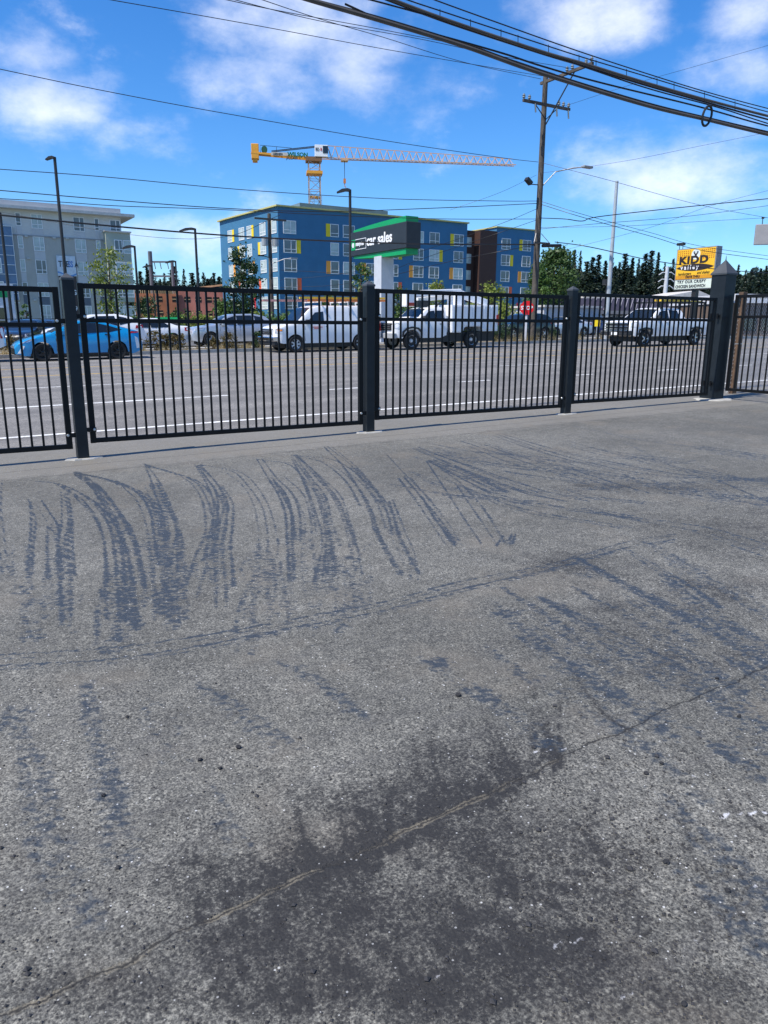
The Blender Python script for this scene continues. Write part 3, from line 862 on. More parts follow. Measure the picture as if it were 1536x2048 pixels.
# return wall of the block: windows on the angled face
lr = obj('wall', MB().box(0, .02, .0, .02, 0, .02).mesh('wall', blue), br)
bpy.data.objects.remove(lr)
a_face = -ca          # direction of the angled face in the building's own frame
def on_left(u, y, z): return (math.cos(a_face) * u + math.sin(a_face) * y * 0, math.sin(a_face) * u, z)
lcols = [(454.5, 463.5), (477, 488), (493, 502.5), (519, 531), (543, 553)]
lpan = {(0, 0): (YEL, 1), (0, 2): (YEL, 1), (0, 4): (YEL, -1), (1, 1): (YEL, -1), (1, 3): (YEL, -1), (2, 0): (ORA, 1), (2, 2): (ORA, 1), (2, 4): (ORA, -1), (3, 3): (RED, -1), (3, 1): (RED, -1), (4, 2): (DRED, 1), (4, 4): (DRED, -1)}
lrow = lf.hit(525, 445.5)[1] - gz
for r_ in range(5):
    zt = lrow - FL * r_; zb = zt - 1.95
    for c_, (p0, p1) in enumerate(lcols):
        u0, u1 = lf.hit(p0, 440)[0], lf.hit(p1, 440)[0]      # u runs away from the corner, so u0 > u1
        ang = a_face + math.pi
        x, y, _ = on_left(u0, 0, 0)
        nx, ny = math.sin(ang) * .01, -math.cos(ang) * .01
        window(br, 0, u0 - u1, 0, 1.95, 0, 'two_rail' if c_ % 2 else 'rail', glassl, rotz=ang, at_=(x + nx, y + ny, zb))  # every pane on this face is pale: reflected sky painted into the glass
        if (r_, c_) in lpan:
            m_, sd_ = lpan[r_, c_]
            uu = u0 + .01 + .75 if sd_ < 0 else u1 - .02
            x, y, _ = on_left(uu, 0, 0)
            obj('accent_panel', MB().box(0, .74, -.05, .02, 0, 1.95).mesh('accent_panel', m_), br, (x + nx, y + ny, zb), ang)
# brown recessed stair tower and the right-hand wing
bx0, bx1 = Lf, fr.hit(992, 460)[0]
MB().box(bx0 + .01, bx1 - .01, 1.2, 16, 0, top - gz - .9).build('stair_tower_wall', brown, br)
MB().box(bx0 + 2.6, bx1 - .012, -.45, 1.19, 0, top - gz - .9).build('stair_tower_front', mat('shaded_brown_panel', (.05, .022, .016), .7, vary=.08), br)  # the same brown painted darker for the shade on this front face
for r_ in range(5):
    window(br, bx0 + .6, bx0 + 2.0, rowz[r_] - 1.9, rowz[r_] - .1, 1.2, 'plain', glassl, brown, .06)
wx1 = fr.hit(1068, 460)[0]
MB().box(bx1, wx1, -.25, 18, 0, top - gz - .2).build('wing_wall', blue, br)
MB().box(bx1 - .2, wx1 + .2, -.5, 18.2, top - gz - .2, top - gz).build('wing_roof', roofc, br)
wz = rowz
for r_ in range(5):
    zt = wz[r_] - .05; zb = zt - 1.95
    for c_, (p0, p1) in enumerate(((1002, 1020), (1044, 1061))):
        u0, u1 = fr.hit(p0, 470)[0], fr.hit(p1, 470)[0]
        window(br, u0, u1, zb, zt, -.25, 'two_rail', glassw)
        lefty = (r_ % 2 == 0)
        if lefty == (c_ == 1):
            m_ = (YEL, YEL, ORA, RED, DRED)[r_]
            o = MB().box(u0 - .75, u0 - .01, -.3, -.23, zb, zt) if lefty else MB().box(u1 + .01, u1 + .75, -.3, -.23, zb, zt)
            o.build('accent_panel', m_, br)

# --- grey apartment block with the banner
tw = Wall(-45, 101, 59)
grey_v = siding('grey_vertical_siding', (.43, .415, .37), .4, vertical=True); grey_h = siding('pale_lap_siding', (.6, .59, .56), .3)
greenb = siding('sage_panel_siding', (.4, .42, .34), 1.2); bluebay = mat('blue_glazed_bay', (.1, .17, .28), .2, vary=.2, vscale=.8)
tr = tw.root('grey_apartment_building', .9, 'grey and white apartment block with overhanging roof and hanging banner', 'building')
Z = lambda px, py: tw.hit(px, py)[1] - .9
U = lambda px, py: tw.hit(px, py)[0]
zroof, zeave, zband = Z(100, 407), Z(100, 424), Z(100, 472.5)
ue = U(243, 460)
MB().box(-14, ue, 0, 16, 0, zband).build('wall', grey_v, tr)
MB().box(-14, ue - .02, .02, 15.98, zband, zeave).build('upper_wall', grey_h, tr)
MB().box(-14.5, ue + 1.6, -1.1, 16.5, zeave, zeave + .35).build('eave', mat('eave_trim', (.5, .5, .48), .6), tr)
MB().box(-14.2, ue, -.2, 16, zeave + .35, zroof).build('parapet', siding('parapet_siding', (.5, .5, .5), .45), tr)
MB().box(-14, ue, -.08, .0, zband - .16, zband).build('belt_course', mat('belt_trim', (.3, .3, .3), .6), tr)
gb0, gb1 = U(214, 560), U(262, 560)
zg_ = Z(235, 467); zgb = Z(235, 604)
MB().box(gb0, gb1, -1.3, 9, zgb, zg_).build('bay', greenb, tr)
MB().box(gb0 - .15, gb1 + .15, -1.5, 9.1, zg_, zg_ + .18).build('bay_cap', MATS['eave_trim'], tr)
MB().box(gb0 + .3, gb1 - 1.2, -.9, 8, 0, zgb).build('ground_floor_wall', grey_h, tr)
rt = [Z(80, 473.5), Z(80, 519.5)]
fl = rt[0] - rt[1]
tcols = [(37, 48, 'rail', .8), (68, 90, 'two_rail', 1.), (151, 173, 'two_rail', 1.), (193, 202, 'rail', .8)]
lap = siding('white_lap_infill', (.55, .55, .55), .3); slate = mat('slate_infill', (.12, .14, .17), .6, vary=.1)
for i in range(-1, 5):
    zt = rt[0] - fl * i
    for p0, p1, sty, q in tcols:
        u0, u1 = U(p0, 500), U(p1, 500)
        if i == -1: zt_ = zt - .1
        else: zt_ = zt
        hgt = 1.55 if q < 1 else 1.75
        window(tr, u0, u1, zt_ - hgt, zt_, .02 if i == -1 else 0, sty, glassl if (i + int(p0)) % 3 else glassw, trimw, .08)
        if i < 4:
            m_ = lap if i < 2 else slate
            MB().box(u0, u1, -.03, .02, zt_ - fl + .05, zt_ - hgt - .05).build('infill_panel', m_, tr)
for i in range(4):
    zt = Z(240, 482) - fl * i
    u0, u1 = U(225, 500), U(258, 500)
    window(tr, u0, u0 + (u1 - u0) * .48, zt - 1.7, zt, -1.3, 'two_rail', glassl if i % 2 else glassw)
    window(tr, u0 + (u1 - u0) * .52, u1, zt - 1.7, zt, -1.3, 'rail', glassl)
window(tr, U(219, 445), U(240, 445), Z(230, 463), Z(230, 440), .02, 'two_rail', glassw)
# glazed blue bay at the left
b0, b1 = -14.0, U(27, 500)
MB().box(b0, b1, -.6, .0, Z(20, 600), Z(20, 453)).build('glazed_bay', bluebay, tr)
nb = 9
for i in range(0, 10):
    u = b1 - i * 1.15
    MB().box(u - .05, u + .0, -.68, -.6, Z(20, 600), Z(20, 453)).build('mullion', trimw, tr)
for i in range(9):
    z = Z(20, 453) - i * 1.15
    MB().box(b0, b1, -.66, -.6, z - .06, z).build('transom', trimw, tr)
for i in range(3):
    zt = Z(10, 470) - fl * i
    window(tr, b1 - 3.4, b1 - 1.6, zt - 1.8, zt, -.68, 'two_rail', glassl)
for (px, py) in ((52, 473), (108, 476), (134, 477), (57, 517), (70, 600)):      # dryer vents and wall lamps
    u, z = U(px, py), Z(px, py)
    MB().box(u - .18, u + .18, -.22, .0, z - .1, z + .12).build('wall_lamp', MATS['eave_trim'], tr)
# banner
bn = tw.root('banner', .9, 'white and brown hanging banner with dark lettering on the grey apartment block', 'banner')
bu0, bu1 = U(112.5, 520), U(150, 520)
bz0, bzm, bz1 = Z(130, 645), Z(130, 552), Z(130, 512)
MB().box(bu0, bu1, -.2, -.12, bzm, bz1).build('white_field', mat('banner_white', (.62, .68, .74), .6), bn)
MB().box(bu0 + .1, bu1 - .05, -.19, -.12, bz0, bzm - .01).build('brown_field', mat('banner_brown', (.06, .042, .036), .6), bn)
sw = MB()
N_ = 16
sw.add([(bu0 + (bu1 - bu0) * i / N_, -.21, bzm + .12 + .22 * math.cos(i / N_ * math.pi * 1.6) + d_) for i in range(N_ + 1) for d_ in (0, .2)], [(2 * i, 2 * i + 2, 2 * i + 3, 2 * i + 1) for i in range(N_)])
sw.build('swoosh', mat('banner_blue', (.12, .28, .55), .6), bn)
ink = mat('dark_ink', (.02, .025, .035), .6); inkw = mat('white_ink', (.75, .75, .75), .6); inkb = mat('blue_ink', (.06, .2, .55), .6)
put_text(text_mesh('TRE', 1.05, ink, .01, .01), bn, bu0 + .18, -.215, Z(130, 534), .72)
put_text(text_mesh('SS', 1.05, inkb, .01, .02), bn, bu0 + 1.36, -.215, Z(130, 534), .62)
put_text(text_mesh('A', .95, ink, .01, .01), bn, bu0 + 2.15, -.215, Z(130, 534), .72)
put_text(text_mesh('U', .85, inkw, .01, .03), bn, bu0 + .4, -.2, Z(130, 589), .75)
put_text(text_mesh('G', .85, inkw, .01, .03), bn, bu1 - .65, -.2, Z(130, 589), .75)
put_text(text_mesh('2', .8, inkw, .01, .02), bn, bu0 + .6, -.2, Z(130, 621), .75)
put_text(text_mesh('9', .8, inkw, .01, .02), bn, bu1 - .55, -.2, Z(130, 621), .75)

# --- white rental office with the green band at the left
ow = Wall(*at(34, 650, 74)[:2], 59)
orr = ow.root('rental_office', .85, 'low white office with broad green band and dark glazed front', 'building')
zt_ = ow.hit(20, 567)[1] - .85
MB().box(-14, 0, 0, 10, 0, zt_).build('wall', mat('office_white', (.66, .67, .67), .6, vary=.05), orr)
MB().box(-14, -.25, -.06, 0, ow.hit(20, 595)[1] - .85, ow.hit(20, 576)[1] - .85).build('green_band', mat('sign_green', (.0, .29, .085), .45, vary=.05), orr)
for i in range(5):
    window(orr, -2.2 - i * 1.5, -.75 - i * 1.5, .9, 2.55, 0, 'rail', glassd, trimw, .07)
    window(orr, -2.2 - i * 1.5, -.75 - i * 1.5, .05, .88, 0, 'plain', glassd, trimw, .07)

# --- building site: sheathed timber frame
cw = Wall(*at(285, 640, 142)[:2], 76)
cr = cw.root('unfinished_building', .95, 'unfinished timber framed building in raw orange sheathing', 'building')
osb = mat('orange_sheathing', (.42, .15, .07), .8, vary=.3, vscale=.35); osb2 = mat('pink_sheathing', (.46, .17, .13), .8, vary=.25, vscale=.35)
timber = mat('raw_timber', (.55, .38, .2), .8, vary=.2)
cz = lambda py: cw.hit(360, py)[1] - .95
cu = lambda px: cw.hit(px, 600)[0]
ztop = cz(588)
MB().box(cu(268), cu(355), 0, 14, 0, ztop).build('wall', osb, cr)
MB().box(cu(355), cu(462), .6, 15, 0, cz(577)).build('wall', osb2, cr)
for i, px in enumerate((318, 350, 374, 396, 417, 432)):
    for py0, py1 in ((593, 604), (621, 630)):
        u = cu(px); y = .6 if px > 355 else 0
        o = MB().box(u - .5, u + .6, y - .03, y + .02, cz(py1), cz(py0)).build('window_opening', mat('opening_shade', (.012, .01, .01), .9), cr)  # black panel on the uncut wall paints in the unlit inside
        MB().box(u - .5, u + .6, y - .06, y - .03, (cz(py1) + cz(py0)) / 2 - .06, (cz(py1) + cz(py0)) / 2 + .06).build('rail', timber, o)
for i in range(22):
    u = cu(270) + i * (cu(355) - cu(270)) / 21.0
    MB().box(u - .06, u + .06, .1, .25, ztop, ztop + 1.0).build('stud', timber, cr)
MB().box(cu(268), cu(355), .05, .3, ztop + 1.0, ztop + 1.15).build('top_plate', timber, cr)
MB().bar((cu(400), 2, cz(577) + .3), (cu(452), 2, cz(577) + .9), .3).build('beam', timber, cr)

# --- drive-in restaurant with the dark ribbed mansard
kw = Wall(*at(1160, 650, 70)[:2], 78)
kr = kw.root('restaurant', .95, 'low restaurant with dark ribbed mansard roof behind the pickup', 'building')
ku = lambda px: kw.hit(px, 620)[0]
kz = lambda px, py: kw.hit(px, py)[1] - .95
k0, k1 = 0, ku(1432)
zm0, zm1 = kz(1250, 622), kz(1250, 597)
mans = mat('dark_metal_roof', (.045, .04, .055), .45, vary=.15)
b = MB(); yo = -.8
b.add([(k0 - .4, yo, zm0), (k1, yo, zm0), (k1, .35, zm1), (k0 - .4, .35, zm1), (k0 - .4, 9, zm0), (k1, 9, zm0), (k1, 8, zm1), (k0 - .4, 8, zm1)], [(0, 1, 2, 3), (3, 2, 6, 7), (4, 7, 6, 5), (0, 3, 7, 4), (1, 5, 6, 2), (0, 4, 5, 1)])
rf = b.build('mansard_roof', mans, kr)
ribs = MB(); i = 0; dx = .52
while k0 - .3 + i * dx < k1 - 1.0:
    x = k0 - .3 + i * dx
    ribs.bar((x, yo - .02, zm0 + .03), (x + .9, .33, zm1 - .02), .06, .07); i += 1
o = ribs.build('roof_rib', mat('roof_rib_metal', (.22, .21, .24), .45), rf); o['kind'] = 'stuff'
MB().box(k0 - .45, k1 + .05, yo - .1, yo + .15, zm0 - .3, zm0).build('fascia', mat('grey_fascia', (.2, .2, .21), .6), rf)
MB().box(k0, k1 - .3, .3, 8.5, 0, zm0).build('wall', mat('restaurant_wall', (.3, .31, .32), .7), kr)
MB().box(k0 + .6, k1 + .3, .9, 7.5, zm1, zm1 + .25).build('flat_roof', mat('pale_roof_membrane', (.55, .52, .47), .7), kr)
b = MB(); b.add([(ku(1330), .5, zm1 + .25), (ku(1432), .5, zm1 + .25), (ku(1400), .5, zm1 + .85), (ku(1330), 6, zm1 + .25), (ku(1432), 6, zm1 + .25), (ku(1400), 6, zm1 + .85)], [(0, 1, 2), (5, 4, 3), (0, 3, 4, 1), (1, 4, 5, 2), (2, 5, 3, 0)])
b.build('raised_roof', MATS['pale_roof_membrane'], kr)
for i in range(7):
    window(kr, k0 + .5 + i * 1.7, k0 + 1.9 + i * 1.7, .4, zm0 - .4, .28, 'plain', glassd, trimw, .12)
for px in (1168, 1195, 1262, 1330): MB().box(ku(px) - .08, ku(px) + .08, yo + .1, yo + .26, 0, zm0 - .3).build('porch_post', trimw, kr)
MB().box(ku(1393), ku(1400), yo - .2, yo - .12, kz(1397, 617), kz(1397, 600)).build('yellow_board', YEL, kr)
MB().tube([(ku(1252), 4, zm1), (ku(1252), 4, zm1 + 1.4)], .05, 6).build('roof_vent', darkmetal, kr)
MB().box(ku(1252) - .3, ku(1252) + .3, 3.7, 4.3, zm1 + 1.4, zm1 + 1.9).build('vent_hood', darkmetal, kr)
# dark board-clad building further right
rw = Wall(*at(1462, 660, 60)[:2], 80)
rb = rw.root('brown_shop', 1.0, 'brown panelled low shop with white fascia behind the chain link', 'building')
ru = lambda px: rw.hit(px, 620)[0]
rz = lambda py: rw.hit(1490, py)[1] - 1.0
MB().box(0, ru(1536) + 6, 0, 9, 0, rz(606)).build('wall', mat('brown_shop_wall', (.14, .1, .075), .7, vary=.1), rb)
MB().box(-.1, ru(1536) + 6.2, -.3, 9.2, rz(606), rz(588)).build('white_fascia', mat('shop_fascia', (.6, .62, .66), .6), rb)
for i in range(4): window(rb, .6 + i * 1.9, 2.1 + i * 1.9, .5, 1.5, 0, 'plain', glassd, darkmetal, .07)
# long pale shed behind the dark wagon
sh = Wall(*at(1086, 660, 62)[:2], 64)
shr = sh.root('pale_shed', .95, 'low pale grey shed wall behind the parked cars', 'building')
MB().box(0, 5.6, 0, 5, 0, 2.35).build('wall', siding('shed_siding', (.5, .5, .52), .25), shr)
MB().box(-.15, 5.75, -.25, 5.2, 2.35, 2.5).build('roof', MATS['pale_roof_membrane'], shr)

# ================================================================== TOWER CRANE
cy = mat('crane_yellow', (.72, .33, .03), .5, vary=.12); cg = mat('crane_steel', (.42, .33, .27), .5, vary=.15)
cj = mat('jib_orange', (.6, .36, .2), .5, vary=.12)
cX = at(629, 370, 165); jz = at(629, 317, 165).z; tip = at_z(1030, 332, jz)
cdir = math.atan2(tip.y - cX.y, tip.x - cX.x)
crn = empty('tower_crane', (cX.x, cX.y, 1.0), 'yellow tower crane with white cab standing behind the blue building', 'crane', rotz=cdir)
jh = jz - 1.0
mw = 1.15


def lattice(b, p0, p1, w0, h0, n, r=.08, tri=False, h1=None):
    pass


b = MB()
zz = 12.0
for x in (-mw, mw):
    for y in (-mw, mw): b.bar((x, y, zz), (x, y, jh - .6), .17)
st = 2.0; z = zz; k = 0
while z < jh - 1.2:
    for (a, c_) in (((-mw, -mw), (mw, -mw)), ((mw, -mw), (mw, mw)), ((mw, mw), (-mw, mw)), ((-mw, mw), (-mw, -mw))):
        b.bar((*a, z), (*c_, z), .09)
        if k % 2: b.bar((*a, z), (*c_, min(z + st, jh - .6)), .09)
        else: b.bar((*c_, z), (*a, min(z + st, jh - .6)), .09)
    z += st; k += 1
b.build('mast', cg, crn)
zc = at(629, 345, 165).z - 1
MB().box(-1.6, 1.6, -1.6, 1.6, zc - .45, zc + .1).build('climbing_collar', cy, crn)
MB().box(-1.0, 1.0, -1.0, 1.0, zc - 4.9, zc - 4.6).build('rest_platform', cy, crn)
MB().box(-1.7, 1.5, -1.4, 1.4, jh - .7, jh + .1).build('slewing_ring', mat('slew_brown', (.2, .1, .04), .6), crn)
cab = MB().box(.1, 2.7, -1.5, -.2, jh + .1, jh + 2.3).build('cab', white, crn, bevel=.06)
MB().box(1.7, 2.75, -1.56, -.3, jh + .75, jh + 2.1).build('cab_window', glassd, cab)
put_text(text_mesh('EC-', .75, ink, .01, .03), cab, .22, -1.55, jh + 1.2, .72); put_text(text_mesh('B', .75, mat('red_ink', (.5, .02, .02), .5), .01, .03), cab, 1.2, -1.55, jh + 1.2, .72)
JL = math.hypot(tip.x - cX.x, tip.y - cX.y)
b = MB(); y0 = .7
nseg = 26
for y in (-y0, y0): b.bar((1.5, y, jh + .1), (JL, y, jh + .1), .15, .16)
t0, t1 = jh + 2.5, jh + 1.35
for i in range(nseg):
    xa, xb = 2.0 + (JL - 2.6) * i / nseg, 2.0 + (JL - 2.6) * (i + 1) / nseg; xm = (xa + xb) / 2
    ta, tm, tb = [t0 + (t1 - t0) * (x - 2) / (JL - 2.6) for x in (xa, xm, xb)]
    b.bar((xa, 0, ta), (xb, 0, tb), .12)
    for y in (-y0, y0):
        b.bar((xa, y, jh + .15), (xm, 0, tm), .075); b.bar((xm, 0, tm), (xb, y, jh + .15), .075)
    b.bar((xa, -y0, jh + .1), (xb, y0, jh + .1), .06)
jib = b.build('jib', cj, crn)
xq = at_z(503, 313, jz); CL = -math.hypot(xq.x - cX.x, xq.y - cX.y)
b = MB()
for y in (-.8, .8): b.bar((-.5, y, jh - .1), (CL, y, jh + .55), .25, .35)
for i in range(9): b.bar((CL + 1.2 * i, -.8, jh + .5 - .05 * i), (CL + 1.2 * i, .8, jh + .5 - .05 * i), .15)
cj_ = b.build('counter_jib', cy, crn)
MB().box(CL, CL + 1.5, -.9, .9, jh - .6, jh + 2.2).box(CL + .2, CL + 1.2, -.7, .7, jh - 1.1, jh - .6).build('counterweight', cy, crn, bevel=.08)
b = MB()
for y in (-.5, .5): b.bar((.3, y, jh + 2.2), (CL + 4, y, jh + 1.0), .14)
b.build('tie_bar', darkmetal, crn)
MB().lathe([(0, -.5), (.6, -.5), (.6, .5), (0, .5)], (CL + 2.6, 0, jh + 1.3), 12, 'y').build('winch_drum', mat('winch_green', (.02, .09, .05), .5), crn)
b = MB(); b.tube([(CL + 1.8, -.9, jh + .6), (CL + 1.8, -.9, jh + 1.9), (CL + 8, -.9, jh + 1.6)], .05, 5).tube([(CL + 5, -.9, jh + .6), (CL + 5, -.9, jh + 1.7)], .05, 5)
b.build('handrail', darkmetal, cj_)
sb = MB().box(CL + 3.9, CL + 7.2, -1.05, -1.0, jh + .1, jh + .7).build('name_board', mat('banner_grey', (.5, .47, .42), .6), cj_)
put_text(text_mesh('LIEBHERR', .5, ink, .01, .01), sb, CL + 4.3, -1.07, jh + .22, .9)
put_text(text_mesh('WILSON', 1.05, mat('green_ink', (.0, .12, .05), .5), .01, .05), cj_, CL + 7.2, -1.07, jh + .05, 1.0)
put_text(text_mesh('JIGSAW', .62, ink, .01, .02), cj_, CL + 6.9, -1.07, jh - .55, 1.1)
tq = 6.2
MB().box(tq - .7, tq + .7, -.9, .9, jh - .35, jh + .05).build('trolley', cj, crn)
hk = at(686, 365, 165).z - 1
b = MB()
for y in (-.3, .3): b.tube([(tq, y, jh - .3), (tq, y * .4, hk + .8)], .035, 4)
b.build('hoist_rope', darkmetal, crn)
MB().box(tq - .25, tq + .25, -.15, .15, hk, hk + .9).tube([(tq, 0, hk), (tq, 0, hk - .5), (tq + .25, 0, hk - .8)], .08, 6).build('hook_block', mat('hook_orange', (.55, .2, .06), .5), crn)

# ================================================================== SIGNS
sgreen = mat('sign_green', (.0, .29, .085), .45, vary=.05); sblack = mat('sign_charcoal', (.02, .024, .028), .5, vary=.15)
p0 = at(812, 520, 43)
# local x runs along the face read from the left; its near right end is the origin
es = empty('car_sales_sign', (p0.x, p0.y, h(24, 34) + .14), 'charcoal car sales pylon sign with curved green edges on a pale square column', 'sign', rotz=math.atan2(-N[1], -N[0]))
zb_ = at(812, 495.5, 43).z - es.location.z; zt_ = at(812, 442, 43).z - es.location.z
LW, TW = 6.3, .95
MB().box(-LW, 0, 0, TW, zb_, zt_).build('sign_box', sblack, es, bevel=.03)
def crescent(z_mid, z_end, sgn):
    b = MB(); n = 20; up_, lo_ = [], []
    for i in range(n + 1):
        x = -LW * .965 + LW * .94 * i / n; t = i / n
        q = math.sin(math.pi * min(1, .12 + t * .88)) ** .8 if False else (1 - (1 - t) ** 2.2)
        up_.append((x, z_mid + sgn * (.12 + (z_end - .12) * q)))
    pts = [(x, z) for x, z in up_] + [(up_[-1][0], z_mid), (up_[0][0], z_mid)]
    return b.xz(pts, .08, TW - .08)
crescent(zt_ + .002, .3, 1).build('green_top', sgreen, es)
crescent(zb_ - .002, .3, -1).build('green_base', sgreen, es)
MB().box(-LW / 2 - .42, -LW / 2 + .42, .06, TW - .06, -.05, zb_ - .2).build('column', mat('pale_grey_column', (.5, .52, .55), .5, vary=.06), es)
zm = (zb_ + zt_) / 2
lt = text_mesh('car sales', .82, trimw, .012, .018)
put_text(lt, es, -LW + 2.0, -.02, zm - .22, 1.02)
lg = MB().box(-LW + .12, -LW + .62, -.02, -.001, zm - .35, zm + .25).build('green_tile', sgreen, es)
put_text(text_mesh('e', .5, inkw, .01, .02), lg, -LW + .22, -.03, zm - .18, 1.1)
put_text(text_mesh('nterprise', .32, trimw, .01, .01), es, -LW + .66, -.02, zm - .13, .85)
b = MB()
for a in ((-LW + .62, -LW + 1.92, zm - .35, zm - .32), (-LW + .62, -LW + 1.92, zm + .22, zm + .25), (-LW + 1.89, -LW + 1.92, zm - .32, zm + .22)): b.box(a[0], a[1], -.02, -.001, a[2], a[3])
b.build('logo_border', trimw, es)
# text on the reverse is not visible from the lot

p0 = at(1426, 576, 58)
ks = empty('drive_in_sign', (p0.x, p0.y, h(40, 34) + .14), 'yellow drive-in pole sign with cream message board and grey sides', 'sign', rotz=math.atan2(-N[1], -N[0]))
kzb, kzt = at(1428, 576.5, 58).z - ks.location.z, at(1432, 491, 58).z - ks.location.z
KL = 3.5; kh = kzt - kzb
MB().box(-KL, 0, 0, .62, kzb, kzt).build('sign_box', mat('sign_grey', (.2, .21, .23), .5), ks, bevel=.02)
zf = kzb + kh * .245
yel = mat('sign_yellow', (.8, .46, .02), .5, vary=.05); dk = mat('sign_brown_black', (.025, .014, .012), .5)
MB().box(-KL + .08, -.08, -.02, .0, zf + .03, kzt - .07).build('yellow_face', yel, ks)
MB().box(-KL + .08, -.08, -.024, .0, zf + .03, zf + .03 + kh * .09).build('amber_band', mat('sign_amber', (.6, .27, .01), .5), ks)
MB().box(-KL + .08, -.08, -.02, .0, kzb + .05, zf - .03).build('message_board', mat('sign_cream', (.62, .68, .58), .5, vary=.05), ks)
dots = MB()
for r_ in range(5):
    for c_ in range(19):
        x = -KL + .2 + c_ * (KL - .4) / 18; z = kzt - .2 - r_ * .145
        if abs(x + KL / 2) < .42: continue
        dots.box(x - .04, x + .04, -.028, -.019, z - .04, z + .04)
o = dots.build('orange_dot', mat('sign_orange_dot', (.42, .1, .01), .5), ks); o['kind'] = 'stuff'
xm = -KL / 2; zc_ = kzt - .48
md = MB().lathe([(0, -.03), (.38, -.03), (.38, 0)], (xm, 0, zc_), 24, 'y').build('round_emblem', mat('emblem_white', (.65, .7, .68), .5), ks)
put_text(text_mesh('X', .42, dk, .008, .03), md, xm - .15, -.04, zc_ - .2, 1.)
for q in (-.15, .15): MB().lathe([(0, -.045), (.075, -.045), (.075, -.03)], (xm + q, 0, zc_ + .17), 10, 'y').build('emblem_dot', mat('emblem_grey', (.12, .16, .2), .5), md)
kt = kzb + kh * .635
lt = text_mesh('KIDD', .72, dk, .008, .035, space=1.12)
put_text(lt, ks, -KL + .3, -.03, kt, 1.38)
for j, x in enumerate((.34, .42 + .62, .42 + 1.26, .42 + 2.0)): pass
n_ = 18; pts = []
ez = kzb + kh * .53; eh = kh * .085
for i in range(n_ + 1): pts.append((-KL + .1 + (KL - .2) * i / n_, ez + eh * math.sin(math.pi * i / n_) ** .75))
for i in range(n_ - 1, 0, -1): pts.append((-KL + .1 + (KL - .2) * i / n_, ez - eh * math.sin(math.pi * i / n_) ** .75))
le = MB().xz(pts, -.03, -.018).build('black_lens', dk, ks)
put_text(text_mesh('valley', .45, inkw, .006, .012, space=1.5), le, -KL + .5, -.04, ez - .12, 1.02)
put_text(text_mesh('hamburgers', .3, dk, .006, .0, .35), ks, -KL + .3, -.032, kzb + kh * .355, .82)
put_text(text_mesh('and shakes', .3, dk, .006, .0, .35), ks, -1.5, -.032, kzb + kh * .365, .82)
put_text(text_mesh('DRIVE THRU', .24, dk, .006, .006), ks, -KL + 1.0, -.034, kzb + kh * .28, .95)
put_text(text_mesh('TRY OUR CRISPY', .3, ink, .006, .01, space=1.15), ks, -KL + .3, -.03, kzb + .47, .98)
put_text(text_mesh('CHICKEN SANDWICH', .3, ink, .006, .01, space=1.05), ks, -KL + .16, -.03, kzb + .13, .86)
MB().box(xm - .18, xm + .18, .13, .49, -.05, kzb).build('pole', darkmetal, ks)
for q in (-KL + .12, -KL + .42):
    fl_ = MB().tube([(q, .1, kzt), (q, .1, kzt + .3)], .025, 5).box(q - .14, q + .14, -.1, .2, kzt + .28, kzt + .46).build('floodlight', darkmetal, ks)

# grey back of a board at the far right edge
p0 = at(1506, 490, 46)
gs_ = empty('grey_signboard', (p0.x + 2.0, p0.y - .6, h(40, 34)), 'plain grey back of a roadside signboard with two spikes on top', 'sign', rotz=math.radians(-14))
gz0, gz1 = p0.z - gs_.location.z, at(1508, 449, 46).z - gs_.location.z
MB().box(-2.05, 1.2, 0, .22, gz0, gz1).build('board', mat('grey_board', (.3, .29, .29), .6, vary=.06), gs_, bevel=.03)
for q in (-1.72, -1.1, -.2): MB().tube([(q, .1, gz1 - .02), (q, .1, gz1 + .38)], .025, 5).box(q - .07, q + .07, .06, .14, gz1 + .3, gz1 + .4).build('spike', darkmetal, gs_)
MB().box(-.2, .1, .0 + .24, .5, -.1, gz1 - .2).build('pole', darkmetal, gs_)

# red stop sign by the pole
st_ = s_at(1047, 33.6)
sp = empty('stop_sign', SN(s_at(1050, 34.6), 34.6, .12), 'red octagonal stop sign on a pale post beside the utility pole', 'sign', rotz=ROT - math.radians(35))
zc_ = at(1047, 613, 42.6).z - sp.location.z
MB().box(-.06, .06, .0, .06, -.1, zc_ - .2).build('post', mat('pale_post', (.6, .6, .62), .5), sp)
oc = [(.42 * math.cos(math.radians(22.5 + 45 * i)), .42 * math.sin(math.radians(22.5 + 45 * i)) + zc_) for i in range(8)]
ob_ = MB().xz(oc, -.03, -.005).build('octagon', mat('stop_red', (.7, .004, .008), .45, vary=.04), sp)
put_text(text_mesh('STOP', .3, inkw, .004, .01, align='CENTER'), ob_, 0, -.036, zc_ - .1, .95)
# green and black banner among the parked cars
gb = empty('sales_banner', SN(s_at(338, 41), 41, .14), 'green and black car sales banner standing among parked cars', 'banner', rotz=ROT - math.radians(25))
MB().box(-.62, .62, -.02, .02, .35, 1.5).build('green_cloth', sgreen, gb)
k_ = MB().box(-.6, .6, -.03, -.02, .75, 1.35).build('black_field', sblack, gb)
put_text(text_mesh('car sales', .24, trimw, .004, .008, align='CENTER'), k_, .05, -.04, .95, 1.)
for q in (-.62, .62): MB().tube([(q, 0, -.02), (q, 0, 1.55)], .02, 6).build('pole', darkmetal, gb)
